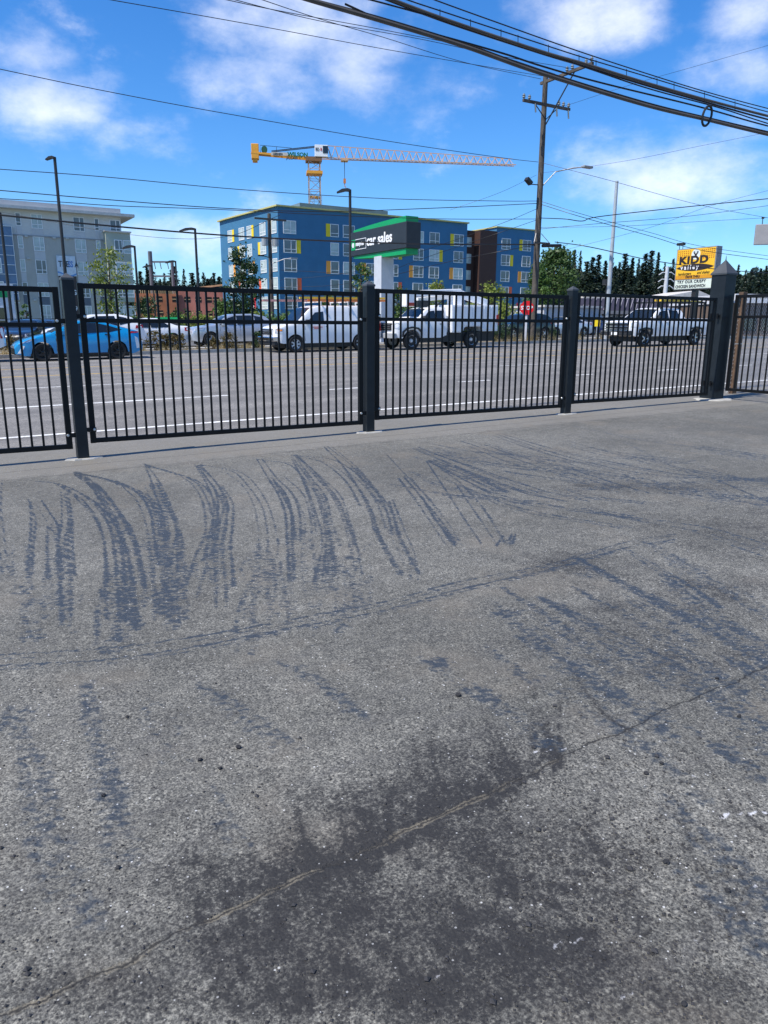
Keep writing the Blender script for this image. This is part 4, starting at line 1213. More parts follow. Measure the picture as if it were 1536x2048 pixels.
# small yellow notice at the restaurant
yn = empty('yellow_notice', SN(s_at(1191, 37.3), 37.3, .15), 'small yellow notice board on a post near the dry grass', 'sign', rotz=ROT - math.radians(40))
yz = at(1191, 643, 48).z - yn.location.z
MB().tube([(0, 0, -.05), (0, 0, yz + .3)], .03, 6).build('post', galv, yn)
MB().box(-.2, .2, -.05, -.03, yz - .28, yz + .26).build('board', YEL, yn)

# ================================================================== POLES AND LAMPS
def lamp_post(px_top, py_top, Y, arm, label, r=.085, side=-1, group='car lot lamp posts'):
    t = at(px_top, py_top, Y); s, n = t.x * D[0] + t.y * D[1], t.x * N[0] + t.y * N[1]
    zg = h(s, n) + .13; H = t.z - zg
    e = empty('lamp_post', (t.x, t.y, zg), label, 'lamp post', group)
    MB().tube([(0, 0, -.05), (0, 0, H)], [r, r * .8], 10).build('pole', darkmetal, e, smooth=True)
    MB().box(-.2, .2, -.2, .2, -.05, .25).build('base', concrete, e)
    b = MB(); a = arm
    b.xz([(0, H - .12), (side * a * .35, H - .1), (side * a, H - .22), (side * a, H - .16), (side * a * .6, H + .02), (side * a * .2, H + .06), (0, H + .02)], -.17, .17)
    hd = b.build('lamp_head', darkmetal, e)
    return e


lamp_post(109, 314, 58, .62, 'tall dark lamp post with flat head before the banner', .13)
lamp_post(700, 379, 50, .82, 'tall dark lamp post with curved head beside the pylon sign', .11)
lamp_post(390, 457, 62, 1.2, 'slim dark lamp post before the gap left of the blue building', .11)
lamp_post(269, 492, 62, .95, 'dark lamp post at the corner of the sage green bay', .1)
lamp_post(351, 522, 75, .95, 'short distant lamp post behind the steel frame', .09)
lamp_post(304, 531, 80, .95, 'short distant lamp post left of the steel frame', .09)
lamp_post(783, 559, 60, 1.0, 'short lamp post before the pale sign column', .09)
lamp_post(0, 425, 58, 1.0, 'dark lamp post before the blue glazed bay', .12)

pw_ = at(1068, 690, 42.4)
up_ = empty('utility_pole', SN(s_at(1064, 35.4), 35.4, .1), 'tall weathered wooden utility pole with two crossarms and lamp arms', 'utility pole', rotz=ROT)
uo = up_.location; uY = uo.y
def uz(py): return at(1080, py, uY).z - uo.z
def ux(px, py): return (at(px, py, uY).x - uo.x)
zt_ = uz(150)
# the pole leans a little as in the photograph's row of wires
MB().tube([(0, 0, -.1), (.02, 0, zt_ * .5), (.02, 0, zt_)], [.2, .175, .14], 12).build('pole', wood, up_, smooth=True)
a1 = zt_ - .35
pcap = mat('insulator_grey', (.2, .22, .22), .4)
ins = MB().lathe([(0, .26), (.05, .26), (.06, .2), (.1, .17), (.06, .14), (.1, .08), (.05, .05), (.03, 0)], (0, 0, 0), 8, 'z').mesh('insulator', pcap, smooth=True)
arm1 = MB().box(-.07, .07, -3.6, .35, a1 - .07, a1 + .07).build('crossarm', wood, up_)
for y in (-1.7, -2.1, -3.1, -3.5): obj('insulator', ins, arm1, (0, y, a1 + .07))
a2 = uz(212)
arm2 = MB().box(-1.75, 1.75, -.3, -.18, a2 - .07, a2 + .07).build('crossarm', wood, up_)
for x in (-1.7, -1.3, .9, 1.25, 1.65): obj('insulator', ins, arm2, (x, -.24, a2 + .07))
for x in (-.9, .7, 1.6): MB().tube([(x, -.28, a2 - .06), (x + .05, -.3, a2 - .5)], .045, 6).build('cutout', pcap, arm2)
MB().bar((.02, -.2, a2 - 1.0), (0, -2.3, a1 - .05), .05).bar((-.8, -.2, a2 - .08), (0, -.2, a2 - .75), .04).bar((.8, -.2, a2 - .08), (0, -.2, a2 - .75), .04).build('brace', darkmetal, up_)
zl = uz(372)
alm = mat('lamp_aluminium', (.3, .31, .32), .5, .3)
ar = MB().tube([(.1, -.1, zl), (.7, -.5, zl + .75), (1.5, -1.1, zl + .95), (1.9, -1.4, zl + .97)], .035, 6).build('lamp_arm', alm, up_)
MB().box(1.7, 2.4, -1.75, -1.45, zl + .9, zl + 1.02).build('lamp_head', alm, ar, bevel=.03)
ar = MB().tube([(-.1, 0, zl + .05), (-.75, 0, zl + .03)], .03, 6).build('lamp_arm', darkmetal, up_)
MB().bar((-.7, 0, zl + .05), (-1.05, 0, zl + .3), .28, .2).build('lamp_head', darkmetal, ar)
zk = uz(487)
MB().box(-.5, .7, -.35, -.25, zk - .05, zk + .05).build('standoff_arm', wood, up_)
MB().tube([(.15, -.3, zk - .15), (1.6, -.3, zk - .05)], .09, 8).build('splice_case', wirem, up_)
MB().bar((.2, -.1, zk + .55), (.75, -.3, zk), .03).bar((-.2, -.1, zk + .55), (-.5, -.3, zk), .03).build('standoff_brace', alm, up_)
MB().box(-.06, .06, -.28, -.22, 1.85, 2.5).build('white_tag', trimw, up_)

p2 = at(546, 690, 66)
sp2 = empty('utility_pole', (p2.x, p2.y, h(12, 34) + .13), 'dark wooden utility pole with transformers before the blue building', 'utility pole', rotz=ROT)
z2 = lambda py: at(546, py, 66).z - sp2.location.z
MB().tube([(0, 0, -.1), (0, 0, z2(427))], [.2, .14], 10).build('pole', wood, sp2, smooth=True)
MB().box(-1.35, 1.45, -.2, -.08, z2(439) - .07, z2(439) + .07).build('crossarm', wood, sp2)
for x in (-.5, .45): MB().tube([(x, -.1, z2(492)), (x, -.1, z2(475))], .26, 12).build('transformer', mat('transformer_grey', (.3, .32, .33), .4), sp2)
ar = MB().tube([(0, -.1, z2(528)), (1.0, -.6, z2(518)), (1.6, -.9, z2(516))], .04, 6).build('lamp_arm', alm, sp2)
MB().box(1.4, 2.0, -1.1, -.9, z2(517) - .04, z2(517) + .08).build('lamp_head', alm, ar)
ar = MB().tube([(0, -.1, z2(516)), (-.8, -.3, z2(513))], .035, 6).build('lamp_arm', darkmetal, sp2)
MB().box(-1.2, -.7, -.4, -.2, z2(513) - .05, z2(513) + .06).build('lamp_head', darkmetal, ar)

s_ = s_at(1210, 35.2)
wp = empty('span_pole', SN(s_, 35.2, .1), 'tall plain pale grey steel pole standing in dry grass', 'pole')
MB().tube([(0, 0, -.1), (0, 0, at(1224, 362, wp.location.y).z - wp.location.z)], [.15, .1], 12).build('shaft', mat('pale_grey_steel', (.36, .4, .43), .45, vary=.08), wp, smooth=True)

tp = at(1335, 533, 150)
tpo = empty('transmission_pole', (tp.x, tp.y, 1.0), 'distant white transmission pole with three pairs of curved arms', 'pole')
H = tp.z - 1.0
MB().tube([(0, 0, -.1), (0, 0, H)], [.55, .3], 10).build('shaft', mat('distant_pole_white', (.55, .57, .6), .5), tpo)
for i in range(3):
    z = H - 1.3 - i * 1.25
    for q in (-1, 1): MB().tube([(0, 0, z + .15), (q * .8, 0, z + .25), (q * 1.5, 0, z - .25)], .09, 5).build('arm', MATS['distant_pole_white'], tpo)
hp = at(306, 600, 150)
ho = empty('transmission_pylon', (hp.x, hp.y, 1.0), 'grey steel transmission frame with two beams behind the lamp posts', 'pylon')
H = at(306, 516, 150).z - 1.0
MB().tube([(0, 0, -.1), (0, 0, H + 1.2)], .4, 8).build('column', mat('grey_steel', (.12, .125, .14), .6), ho)
MB().tube([(4.1, 0, -.1), (4.1, 0, H - .6)], .3, 8).build('column', MATS['grey_steel'], ho)
for z in (H - .7, H - 3.3): MB().bar((0, 0, z), (4.2, 0, z), .3).build('beam', MATS['grey_steel'], ho)
for x in (.7, 1.8, 3.2): MB().tube([(x, 0, H - .8), (x + .2, 0, H - 2.0)], .08, 5).build('insulator_string', MATS['grey_steel'], ho)

# ================================================================== WIRES
def wire(pts, r, label, plane=None, group='overhead wires', name='overhead_wire', m=None):
    """pts: photo pixels with a depth each (or all in the upright plane n = plane along the road)"""
    if plane is not None: P = [on_n(x, y, plane) for x, y in pts]
    else: P = [at(x, y, Y) for x, y, Y in pts]
    P = [Vector(q) for q in smooth_path([tuple(p) for p in P], 8)]
    b = MB().tube(P, r, 6)
    o = b.build(name, m or wirem, smooth=True)
    tag(o, label, 'wire', group)
    return o


cabm = mat('grey_cable_jacket', (.07, .062, .055), .55, vary=.2)
LB = 'heavy grey telephone cable of the bundle slung above the lot'
wire([(560, -20), (620, 0), (768, 43), (930, 93), (1083, 147), (1290, 210), (1420, 241), (1536, 269), (1700, 306)], .03, 'thick grey cable carrying the dark ring, lowest of the bundle above the lot', 10.2, 'cable bundle above the lot', m=cabm)
wire([(560, -19), (620, -2), (768, 38), (930, 88), (1083, 142), (1290, 205), (1420, 237), (1536, 264), (1700, 301)], .018, 'black cable hugging the lowest thick grey cable', 10.35, 'cable bundle above the lot')
wire([(700, -32), (770, -6), (900, 42), (1083, 103), (1170, 128), (1290, 165), (1410, 199), (1536, 232), (1700, 272)], .023, 'thick grey cable slung with small clips under a thin wire above the lot', 10.2, 'cable bundle above the lot', m=cabm)
wire([(700, -28), (770, -2), (900, 47), (1083, 107), (1170, 133), (1290, 170), (1410, 204), (1536, 239), (1700, 281)], .016, 'black cable pressed against the clipped grey cable', 10.3, 'cable bundle above the lot')
mess = [(730, -40), (800, -6), (900, 28), (1083, 88), (1170, 116), (1290, 152), (1410, 188), (1536, 224), (1700, 266)]
wire(mess, .009, 'thin messenger wire holding the clipped grey cable', 10.2, 'cable bundle above the lot')
wire([(800, -28), (870, 0), (1000, 47), (1150, 100), (1290, 146), (1410, 183), (1536, 217), (1700, 258)], .009, 'uppermost thin wire of the bundle above the lot', 10.2, 'cable bundle above the lot')
wire([(690, 8), (768, 42), (850, 63), (1000, 105), (1083, 132), (1200, 165), (1400, 214), (1536, 252), (1700, 290)], .014, 'medium black cable meeting the dark ring above the lot', 10.2, 'cable bundle above the lot')
wire([(620, -30), (700, -10), (780, 10), (960, 62), (1180, 138), (1300, 178), (1440, 216), (1536, 247), (1700, 295)], .011, 'thin black wire crossing through the middle of the bundle', 10.2, 'cable bundle above the lot')
# clips between messenger and cable
for i in range(12):
    x = 880 + i * 52 + (i % 3) * 9
    def yi(pl): return float(np.interp(x, [p[0] for p in pl], [p[1] for p in pl]))
    a = on_n(x, yi(mess) - 3, 10.2); c_ = on_n(x, yi(mess) + 15, 10.2)
    o = MB().tube([a, c_], .006, 5).build('cable_clip', wirem)
    tag(o, 'small hanger clip joining the messenger wire to the grey cable', 'clip', 'cable hanger clips')
c_ = on_n(1414, 232, 10.15); b = MB()
R1 = .17
b.tube([(c_.x + R1 * .62 * math.cos(t) * D[0] * 1.15 + .03 * math.sin(t), c_.y + R1 * .62 * math.cos(t) * D[1] * 1.15, c_.z + R1 * math.sin(t)) for t in [2 * math.pi * i / 24 for i in range(25)]], .022, 8)
tag(b.build('cable_coil', wirem, smooth=True), 'dark ring of coiled cable hanging on the bundle above the lot', 'cable coil')
uY2 = uY
G1 = 'wires running to the tall utility pole'
for pts, r, lab in (
        ([(200, -4, 26), (480, 45, 30), (768, 98, 36), (1000, 138, 40), (1085, 152, uY2)], .012, 'thin wire sloping down to the top of the tall utility pole'),
        ([(400, -12, 26), (560, 22, 29), (768, 60, 34), (960, 100, 39), (1110, 148, uY2 - 1)], .012, 'thin wire reaching the upper crossarm of the tall utility pole'),
        ([(440, -8, 26), (640, 42, 31), (840, 78, 36), (1000, 112, 40), (1150, 138, uY2 - 2.8)], .012, 'thin wire to the outer insulators of the upper crossarm'),
        ([(490, -12, 26), (640, 38, 30), (768, 75, 34), (930, 125, 39), (1082, 158, uY2)], .012, 'thin wire dipping past the cloud to the upper crossarm'),
        ([(-20, 134, 30), (200, 180, 32), (440, 225, 34), (768, 281, 38), (1000, 315, 41), (1076, 324, uY2)], .014, 'long thin wire meeting the tall pole just above its lamps'),
        ([(1078, 324, uY2), (1224, 362, 45), (1400, 410, 49), (1560, 440, 53)], .012, 'thin wire from the tall pole over the pale steel pole'),
        ([(-20, 337, 32), (200, 353, 34), (480, 379, 37), (768, 397, 40), (1000, 402, 42), (1073, 402, uY2)], .016, 'black wire crossing the crane mast to the tall pole'),
        ([(-20, 379, 32), (200, 398, 34), (440, 416, 37), (650, 423, 39), (900, 415, 41), (1073, 407, uY2)], .019, 'black wire skimming the roofline of the blue building'),
        ([(-20, 396, 32), (120, 404, 33), (240, 412, 34), (440, 419, 36), (700, 432, 38), (900, 438, 40), (1073, 438, uY2)], .016, 'black wire passing just under the blue building roof edge'),
        ([(-20, 428, 31), (200, 450, 33), (440, 470, 36), (640, 481, 38), (860, 488, 40), (1072, 489, uY2)], .036, 'heavy black cable crossing the car sales sign'),
        ([(1110, 484, uY2 + 1), (1180, 494, 45), (1300, 520, 48), (1420, 537, 51), (1560, 548, 55)], .026, 'heavy black cable running on past the yellow drive-in sign'),
        ([(1080, 402, uY2), (1170, 430, 45), (1300, 465, 48), (1400, 492, 50), (1560, 515, 54)], .014, 'thin wire falling away over the conifers'),
        ([(1080, 408, uY2), (1170, 436, 45), (1300, 472, 48), (1400, 500, 50), (1560, 522, 54)], .018, 'black wire falling away beside a thinner one over the conifers'),
        ([(1080, 436, uY2), (1130, 438, 43), (1165, 442, 44), (1200, 433, 45), (1380, 413, 46), (1560, 395, 47)], .024, 'black cable with a drooping splice right of the tall pole'),
        ([(1080, 458, uY2), (1200, 447, 45), (1380, 432, 48), (1560, 408, 50)], .013, 'thin wire rising to the right behind the drooping splice'),
        ([(1080, 455, uY2), (1250, 452, 45), (1400, 443, 48), (1560, 434, 50)], .01, 'very thin wire just above the grey signboard'),
        ([(780, 552, 52), (900, 523, 48), (1000, 503, 45), (1073, 490, uY2)], .016, 'black wire slanting up across the blue facade to the tall pole'),
        ([(560, 560, 58), (700, 545, 54), (850, 500, 48), (1000, 448, 44), (1073, 418, uY2)], .012, 'thin wire slanting up over the brown stair tower'),
        ([(560, 575, 58), (700, 566, 54), (860, 512, 48), (1000, 465, 44), (1073, 440, uY2)], .012, 'thin wire slanting up past the right wing of the blue building'),
        ([(900, 420, 42), (1000, 385, 42), (1073, 350, uY2)], .008, 'faint guy wire rising to the lamp arm of the tall pole'),
        ([(1085, 346, uY2), (1250, 322, 44), (1400, 292, 46), (1560, 260, 48)], .008, 'faint wire rising right from the lamps of the tall pole'),
        ([(1110, 505, uY2), (1300, 455, 46), (1420, 412, 48), (1560, 375, 50)], .009, 'faint wire climbing to the right above the yellow sign'),
        ([(1130, 212, uY2), (1260, 170, 44), (1400, 130, 46), (1560, 84, 48)], .008, 'faint wire leaving the lower crossarm towards the right cloud'),
        ([(560, 430, 66), (440, 475, 70), (250, 468, 76), (-20, 420, 84)], .02, 'distant wire leaving the crossarm of the smaller utility pole'),
        ([(562, 540, 66), (780, 552, 58)], .018, 'short distant wire from the smaller utility pole to the lamp post')):
    wire(pts, r, lab, None, G1)

# ================================================================== VEHICLES  (front towards -x, driver-side facing -y)
def prof_fn(pts):
    X = [p[0] for p in pts]; Y = [p[1] for p in pts]
    return lambda x: float(np.interp(x, X, Y))


class Body:
    def __init__(s, L, w, top, z0, wheels, r, belt, roofz, roofw, nose=.35, tail=.3, arch=.06):
        s.L, s.w, s.z0, s.wheels, s.r, s.belt, s.roofz, s.roofw, s.nose, s.tail = L, w, z0, wheels, r, belt, roofz, roofw, nose, tail
        X = np.array([p[0] for p in top]); Zt = np.array([p[1] for p in top])
        fx = np.linspace(0, L, 400); fz = np.interp(fx, X, Zt)
        k = np.hanning(19); k /= k.sum()
        fz = np.convolve(np.pad(fz, 9, 'edge'), k, 'valid'); s.fx, s.fz, s.archx = fx, fz, arch
    def top(s, x): return float(np.interp(x, s.fx, s.fz))
    def bot(s, x):
        z = s.z0
        for wx in s.wheels:
            R_ = s.r + s.archx; d = abs(x - wx)
            if d < R_: z = max(z, s.r + math.sqrt(R_ * R_ - d * d))
        if x < .35: z = max(z, s.z0 + (.35 - x) * .25)
        if x > s.L - .4: z = max(z, s.z0 + (x - s.L + .4) * .35)
        return z
    def plan(s, x):
        f = 1.
        if x < s.nose: f -= .2 * (1 - x / s.nose) ** 2
        if x > s.L - s.tail: f -= .13 * ((x - s.L + s.tail) / s.tail) ** 2
        return f
    def half(s, x, z):
        if z <= s.belt:
            t = (z - s.z0) / (s.belt - s.z0)
            y = s.w * (.955 + .045 * math.sin(math.pi * min(1, max(0, t * .85 + .05))))
        else:
            t = min(1, (z - s.belt) / (s.roofz - s.belt)); y = s.w * .965 + (s.roofw - s.w * .965) * t
        return y * s.plan(x)
    def mesh(s, m):
        xs = sorted({*np.linspace(0, s.L, int(s.L / .07)), *[wx + q * (s.r + s.archx) * .9999 for wx in s.wheels for q in (-1, 1)]})
        b = MB(); ring = []
        for x in xs:
            zb, zt = s.bot(x), s.top(x); zt = max(zt, zb + .05)
            er = min(.07, (zt - zb) * .3)
            half = [(0, zb + .0), (s.half(x, zb) * .93, zb)]
            for q in (0, .12, .3, .5, .7, .86, 1.):
                z = zb + (zt - er - zb) * q; half.append((s.half(x, z), z))
            yt = s.half(x, zt - er)
            half += [(yt - er * .35, zt - er * .35), (yt - er * 1.2, zt - .003), (yt * .5, zt + .018), (0, zt + .026)]
            full = [(-y, z) for y, z in half] + [(y, z) for y, z in half[-2:0:-1]]
            ring.append(len(b.v)); nr = len(full)
            b.v += [(x, y, z) for y, z in full]
        for a, c in zip(ring[:-1], ring[1:]):
            for j in range(nr): b.f.append((a + j, a + (j + 1) % nr, c + (j + 1) % nr, c + j))
        b.f.append(tuple(ring[0] + j for j in range(nr))); b.f.append(tuple(ring[-1] + j for j in range(nr))[::-1])
        return b.mesh('body', m, smooth=True)
    def side_poly(s, pts, sgn=-1, lift=.008):
        b = MB(); P = []
        for (x0, z0), (x1, z1) in zip(pts, pts[1:] + pts[:1]):
            for i in range(3): P.append((x0 + (x1 - x0) * i / 3, z0 + (z1 - z0) * i / 3))
        vs = [(x, sgn * (s.half(x, z) + lift), z) for x, z in P]; n = len(vs)
        vs += [(x, y - sgn * .03, z) for x, y, z in vs]
        b.add(vs, [tuple(range(n)), tuple(range(n, 2 * n))[::-1]] + [(i, (i + 1) % n, n + (i + 1) % n, n + i) for i in range(n)])
        return b
    def top_patch(s, x0, x1, frac=.84, lift=.008):
        b = MB(); nx, ny = 8, 6
        for i in range(nx + 1):
            x = x0 + (x1 - x0) * i / nx; zt = s.top(x); yt = s.half(x, zt - .07)
            for j in range(ny + 1):
                y = yt * frac * (2 * j / ny - 1); q = abs(y / yt)
                z = zt + .026 - .023 * min(1, q / .93) ** 1.5 + lift
                b.v.append((x, y, z))
        for i in range(nx):
            for j in range(ny): b.f.append((i * 7 + j, (i + 1) * 7 + j, (i + 1) * 7 + j + 1, i * 7 + j + 1))
        return b


WH = {}


def wheel_mesh(r, style):
    if (r, style) in WH: return WH[r, style]
    t = MB().lathe([(r * .62, -.1), (r * .9, -.115), (r * .985, -.09), (r, -.04), (r, .06), (r * .97, .1), (r * .62, .1)], (0, 0, 0), 28)
    m = {'alloy': mat('alloy_silver', (.55, .56, .58), .3, .8), 'steel': mat('wheel_white_steel', (.6, .6, .6), .4, .3), 'black': mat('alloy_black', (.02, .02, .022), .3, .5), 'dual': mat('wheel_white_steel', (.6, .6, .6), .4, .3)}[style]
    w_ = MB().lathe([(r * .63, -.1), (r * .6, -.095), (r * .57, -.03), (r * .57, .09), (r * .63, .095)], (0, 0, 0), 28)
    if style == 'dual': w_.lathe([(r * .57, .02), (r * .45, .06), (r * .25, .06), (r * .22, -.02), (r * .14, -.06), (0, -.06)], (0, 0, 0), 20)
    else: w_.lathe([(r * .17, -.05), (r * .17, -.085), (r * .1, -.095), (0, -.095)], (0, 0, 0), 14)
    if style in ('alloy', 'black', 'steel'):
        n = 5 if style != 'steel' else 7
        for i in range(n):
            a = 2 * math.pi * i / n; ca_, sa_ = math.cos(a), math.sin(a); q = r * (.075 if style != 'steel' else .1)
            p = [(r * .12, -q * 1.1), (r * .6, -q * .8), (r * .6, q * .8), (r * .12, q * 1.1)]
            vs = [(x * ca_ - z * sa_, y, x * sa_ + z * ca_) for y in (-.078, -.04) for x, z in p]
            w_.add(vs, [(0, 1, 2, 3), (7, 6, 5, 4), (0, 4, 5, 1), (1, 5, 6, 2), (2, 6, 7, 3), (3, 7, 4, 0)])
        back = MB().lathe([(r * .57, .0), (0, .0)], (0, 0, 0), 24)
    WH[r, style] = (w_.mesh('wheel', m, smooth=True), t.mesh('tyre', rubber, smooth=True), MB().lathe([(r * .57, .0), (r * .2, .01), (0, .01)], (0, 0, 0), 24).mesh('wheel_shade', mat('wheel_shade_dark', (.02, .02, .02), .6)))  # dark disc behind the spokes paints in the shade inside the wheel
    return WH[r, style]


def wheels(root, bd, style, track=None, xs=None):
    for wx in xs or bd.wheels:
        for sg in (-1, 1):
            a, t, k = wheel_mesh(bd.r, style)
            y = sg * ((track or bd.w) - .11)
            o = obj('wheel', a, root, (wx, y, bd.r), math.pi if sg > 0 else 0.)
            obj('tyre', t, o); obj('wheel_shade_disc', k, o)


def place(root, s, n, dz=0., flip=False, yaw=0.):
    """stand a vehicle on the slope with its x axis along the road"""
    X = Vector(SN(s + 1, n)) - Vector(SN(s, n)); X.normalize(); Yv = Vector(SN(s, n + 1)) - Vector(SN(s, n)); Yv.normalize()
    Zv = X.cross(Yv); Yv = Zv.cross(X)
    Mx = Matrix((( X.x, Yv.x, Zv.x, 0), (X.y, Yv.y, Zv.y, 0), (X.z, Yv.z, Zv.z, 0), (0, 0, 0, 1)))
    root.rotation_euler = (Mx @ Matrix.Rotation((math.pi if flip else 0.) + yaw, 4, 'Z')).to_euler()
    root.location = SN(s, n, dz)


def car(name, label, cat, bd, paint, glass_sides, shield, rear, style='alloy', grille=None, head=None, tail=None, handles=(), seams=(), mirror=None, group=None, underbody=True):
    root = empty(name, (0, 0, 0), label, cat, group)
    obj('body', bd.mesh(paint), root)
    for sg in (-1, 1):
        for g in glass_sides: bd.side_poly(g, sg).build('side_window', glassd, root)
        for x, z, l in handles: MB().box(x, x + l, sg * bd.half(x, z) - .02, sg * bd.half(x, z) + .02, z - .018, z + .018).build('door_handle', blackpl if style != 'alloy' else paint, root)
        for g in seams: bd.side_poly(g, sg, .003).build('door_seam', blackpl, root)
        if mirror:
            x, z = mirror; y = bd.half(x, z)
            MB().box(x - .05, x + .16, min(sg * (y + .02), sg * (y + .24)), max(sg * (y + .02), sg * (y + .24)), z - .08, z + .09).build('door_mirror', blackpl if bd.roofz > 1.7 else paint, root, bevel=.03)
        if head:
            bd.side_poly(head, sg, .01).build('headlight', headl, root, smooth=False)
        if tail: bd.side_poly(tail, sg, .01).build('taillight', redl, root)
    if shield: bd.top_patch(*shield).build('windscreen', glassd, root, smooth=True)
    if rear: bd.top_patch(*rear).build('rear_window', glassd, root, smooth=True)
    if underbody: MB().box(.5, bd.L - .5, -bd.w * .74, bd.w * .74, bd.z0 * .5, bd.z0 + .25).build('underbody', blackpl, root)
    wheels(root, bd, style)
    return root


def paintm(name, col, metal=0.): return mat(name, col, .3, metal, vary=.04, coat=1.)


# --- bright blue liftback
bluep = paintm('bright_blue_paint', (.003, .27, .56), .1)
bd = Body(4.6, .88, [(0, .5), (.05, .64), (.3, .76), (.8, .9), (1.25, 1.0), (1.95, 1.34), (2.35, 1.45), (2.75, 1.46), (3.3, 1.38), (3.9, 1.2), (4.3, 1.1), (4.5, 1.06), (4.58, .8), (4.6, .55)], .2, (.93, 3.63), .325, .96, 1.46, .62, .6, .45)
prius = car('hatchback', 'bright blue hatchback with black wheels in the far lane', 'car', bd, bluep,
            [[(1.5, 1.0), (2.05, 1.3), (2.42, 1.385), (2.42, 1.0)], [(2.49, 1.0), (2.49, 1.39), (2.95, 1.375), (3.45, 1.25), (3.85, 1.12), (3.4, 1.03)]], (1.3, 1.98, .86), (3.15, 4.15, .8), 'black',
            head=[(.12, .62), (.5, .72), (.75, .84), (.5, .8)], tail=[(4.15, .98), (4.45, 1.0), (4.5, 1.04), (4.2, 1.06)], handles=((2.2, .92, .18), (3.2, .94, .18)),
            seams=([(1.42, .35), (1.435, .35), (1.435, .98), (1.42, .98)], [(2.45, .35), (2.465, .35), (2.465, .98), (2.45, .98)], [(3.3, .65), (3.315, .65), (3.45, 1.0), (3.435, 1.0)]), mirror=(1.6, 1.03))
MB().box(-.03, .06, -.62, .62, .26, .48).build('grille', blackpl, prius, bevel=.02)
for sg in (-1, 1): bd.side_poly([(.08, .3), (.2, .3), (.34, .56), (.26, .58)], sg, .012).build('bumper_blade', trimw, prius)
for sg in (-1, 1): bd.side_poly([(4.35, .4), (4.5, .42), (4.42, .8), (4.32, .86)], sg, .012).build('rear_blade', trimw, prius)
bd.side_poly([(.5, .2), (4.1, .2), (4.1, .27), (.5, .27)], -1, .01).build('sill', blackpl, prius)
sF = s_at(88, 31.0, 721)
place(prius, sF - .93, 31.0 + .86)

# --- white work van with ladders
bd = Body(5.5, .99, [(0, .7), (.02, 1.0), (.15, 1.13), (.6, 1.24), (1.05, 1.3), (1.75, 1.93), (2.15, 2.05), (5.25, 2.06), (5.45, 1.98), (5.5, 1.6)], 0.4, (.95, 4.3), .37, 1.28, 2.06, .84, .35, .2, .07)
van = car('work_van', 'white work van with yellow and orange ladders on its roof rack', 'van', bd, white, [[(1.5, 1.28), (1.98, 1.76), (2.4, 1.8), (2.4, 1.28)]], (1.12, 1.82, .86), None, 'steel',
          head=[(.02, .86), (.3, .84), (.34, 1.08), (.04, 1.06)], tail=[(5.35, .9), (5.46, .9), (5.46, 1.4), (5.35, 1.4)], handles=((2.48, 1.12, .05),),
          seams=([(1.42, .5), (1.435, .5), (1.435, 1.3), (1.42, 1.3)], [(2.55, .45), (2.57, .45), (2.57, 1.95), (2.55, 1.95)], [(3.75, .5), (3.765, .5), (3.765, 1.95), (3.75, 1.95)]), mirror=(1.5, 1.36))
gr = MB().box(-.05, .04, -.62, .62, .78, 1.06).build('grille', chrome, van, bevel=.02)
for z in (.82, .91, 1.0): MB().box(-.06, -.045, -.56, .56, z - .028, z + .03).build('grille_slot', blackpl, gr)
MB().box(-.12, .12, -.95, .95, .5, .7).build('bumper', chrome, van, bevel=.03)
MB().box(-.06, .1, -.9, .9, .32, .5).build('air_dam', blackpl, van, bevel=.03)
bd.side_poly([(.1, .95), (.3, .95), (.3, 1.03), (.1, 1.03)], -1, .016).build('turn_signal', amber, van)
bd.side_poly([(1.75, .98), (2.4, .98), (2.4, 1.2), (1.75, 1.2)], -1, .006).build('door_lettering_panel', mat('door_decal', (.72, .66, .66), .5), van)
for x0_, x1_, z_ in ((1.8, 2.3, 1.09), (1.85, 2.1, 1.03)): bd.side_poly([(x0_, z_), (x1_, z_), (x1_, z_ + .04), (x0_ + .05, z_ + .045)], -1, .01).build('door_stripe', mat('decal_red', (.55, .16, .13), .5), van)
rk = MB()
for x in (2.3, 3.7, 5.1): rk.bar((x, -.9, 2.06), (x, -.9, 2.22), .04).bar((x, .9, 2.06), (x, .9, 2.22), .04).bar((x, -.95, 2.22), (x, .95, 2.22), .05)
rk.build('roof_rack', mat('rack_white', (.6, .6, .6), .5), van)
sF = s_at(592, 31.9, 706)
place(van, sF - .95, 31.9 + .95)


def ladder(name, label, m, L, wd, parent_loc, x, y, z):
    b = MB()
    for q in (0, wd): b.box(0, L, q - .035, q + .035, 0, .09)
    n = int(L / .3)
    for i in range(1, n): b.tube([(i * L / n, 0, .045), (i * L / n, wd, .045)], .018, 5)
    o = b.build(name, m); tag(o, label, 'ladder')
    o.rotation_euler = parent_loc.rotation_euler
    o.location = parent_loc.location + parent_loc.rotation_euler.to_matrix() @ Vector((x, y, z))
    return o


ladder('ladder', 'orange extension ladder strapped to the white van roof', mat('ladder_orange', (.75, .2, .03), .5, vary=.15), 3.9, .42, van, 1.9, -.75, 2.25)
ladder('ladder', 'yellow extension ladder lying on top of the orange ladder', mat('ladder_yellow', (.8, .5, .03), .5, vary=.15), 4.3, .42, van, 1.5, -.72, 2.36)
ladder('ladder', 'faded pink long ladder reaching out over the van bonnet', mat('ladder_pink', (.62, .3, .25), .6, vary=.15), 5.6, .4, van, -.1, .15, 2.25)

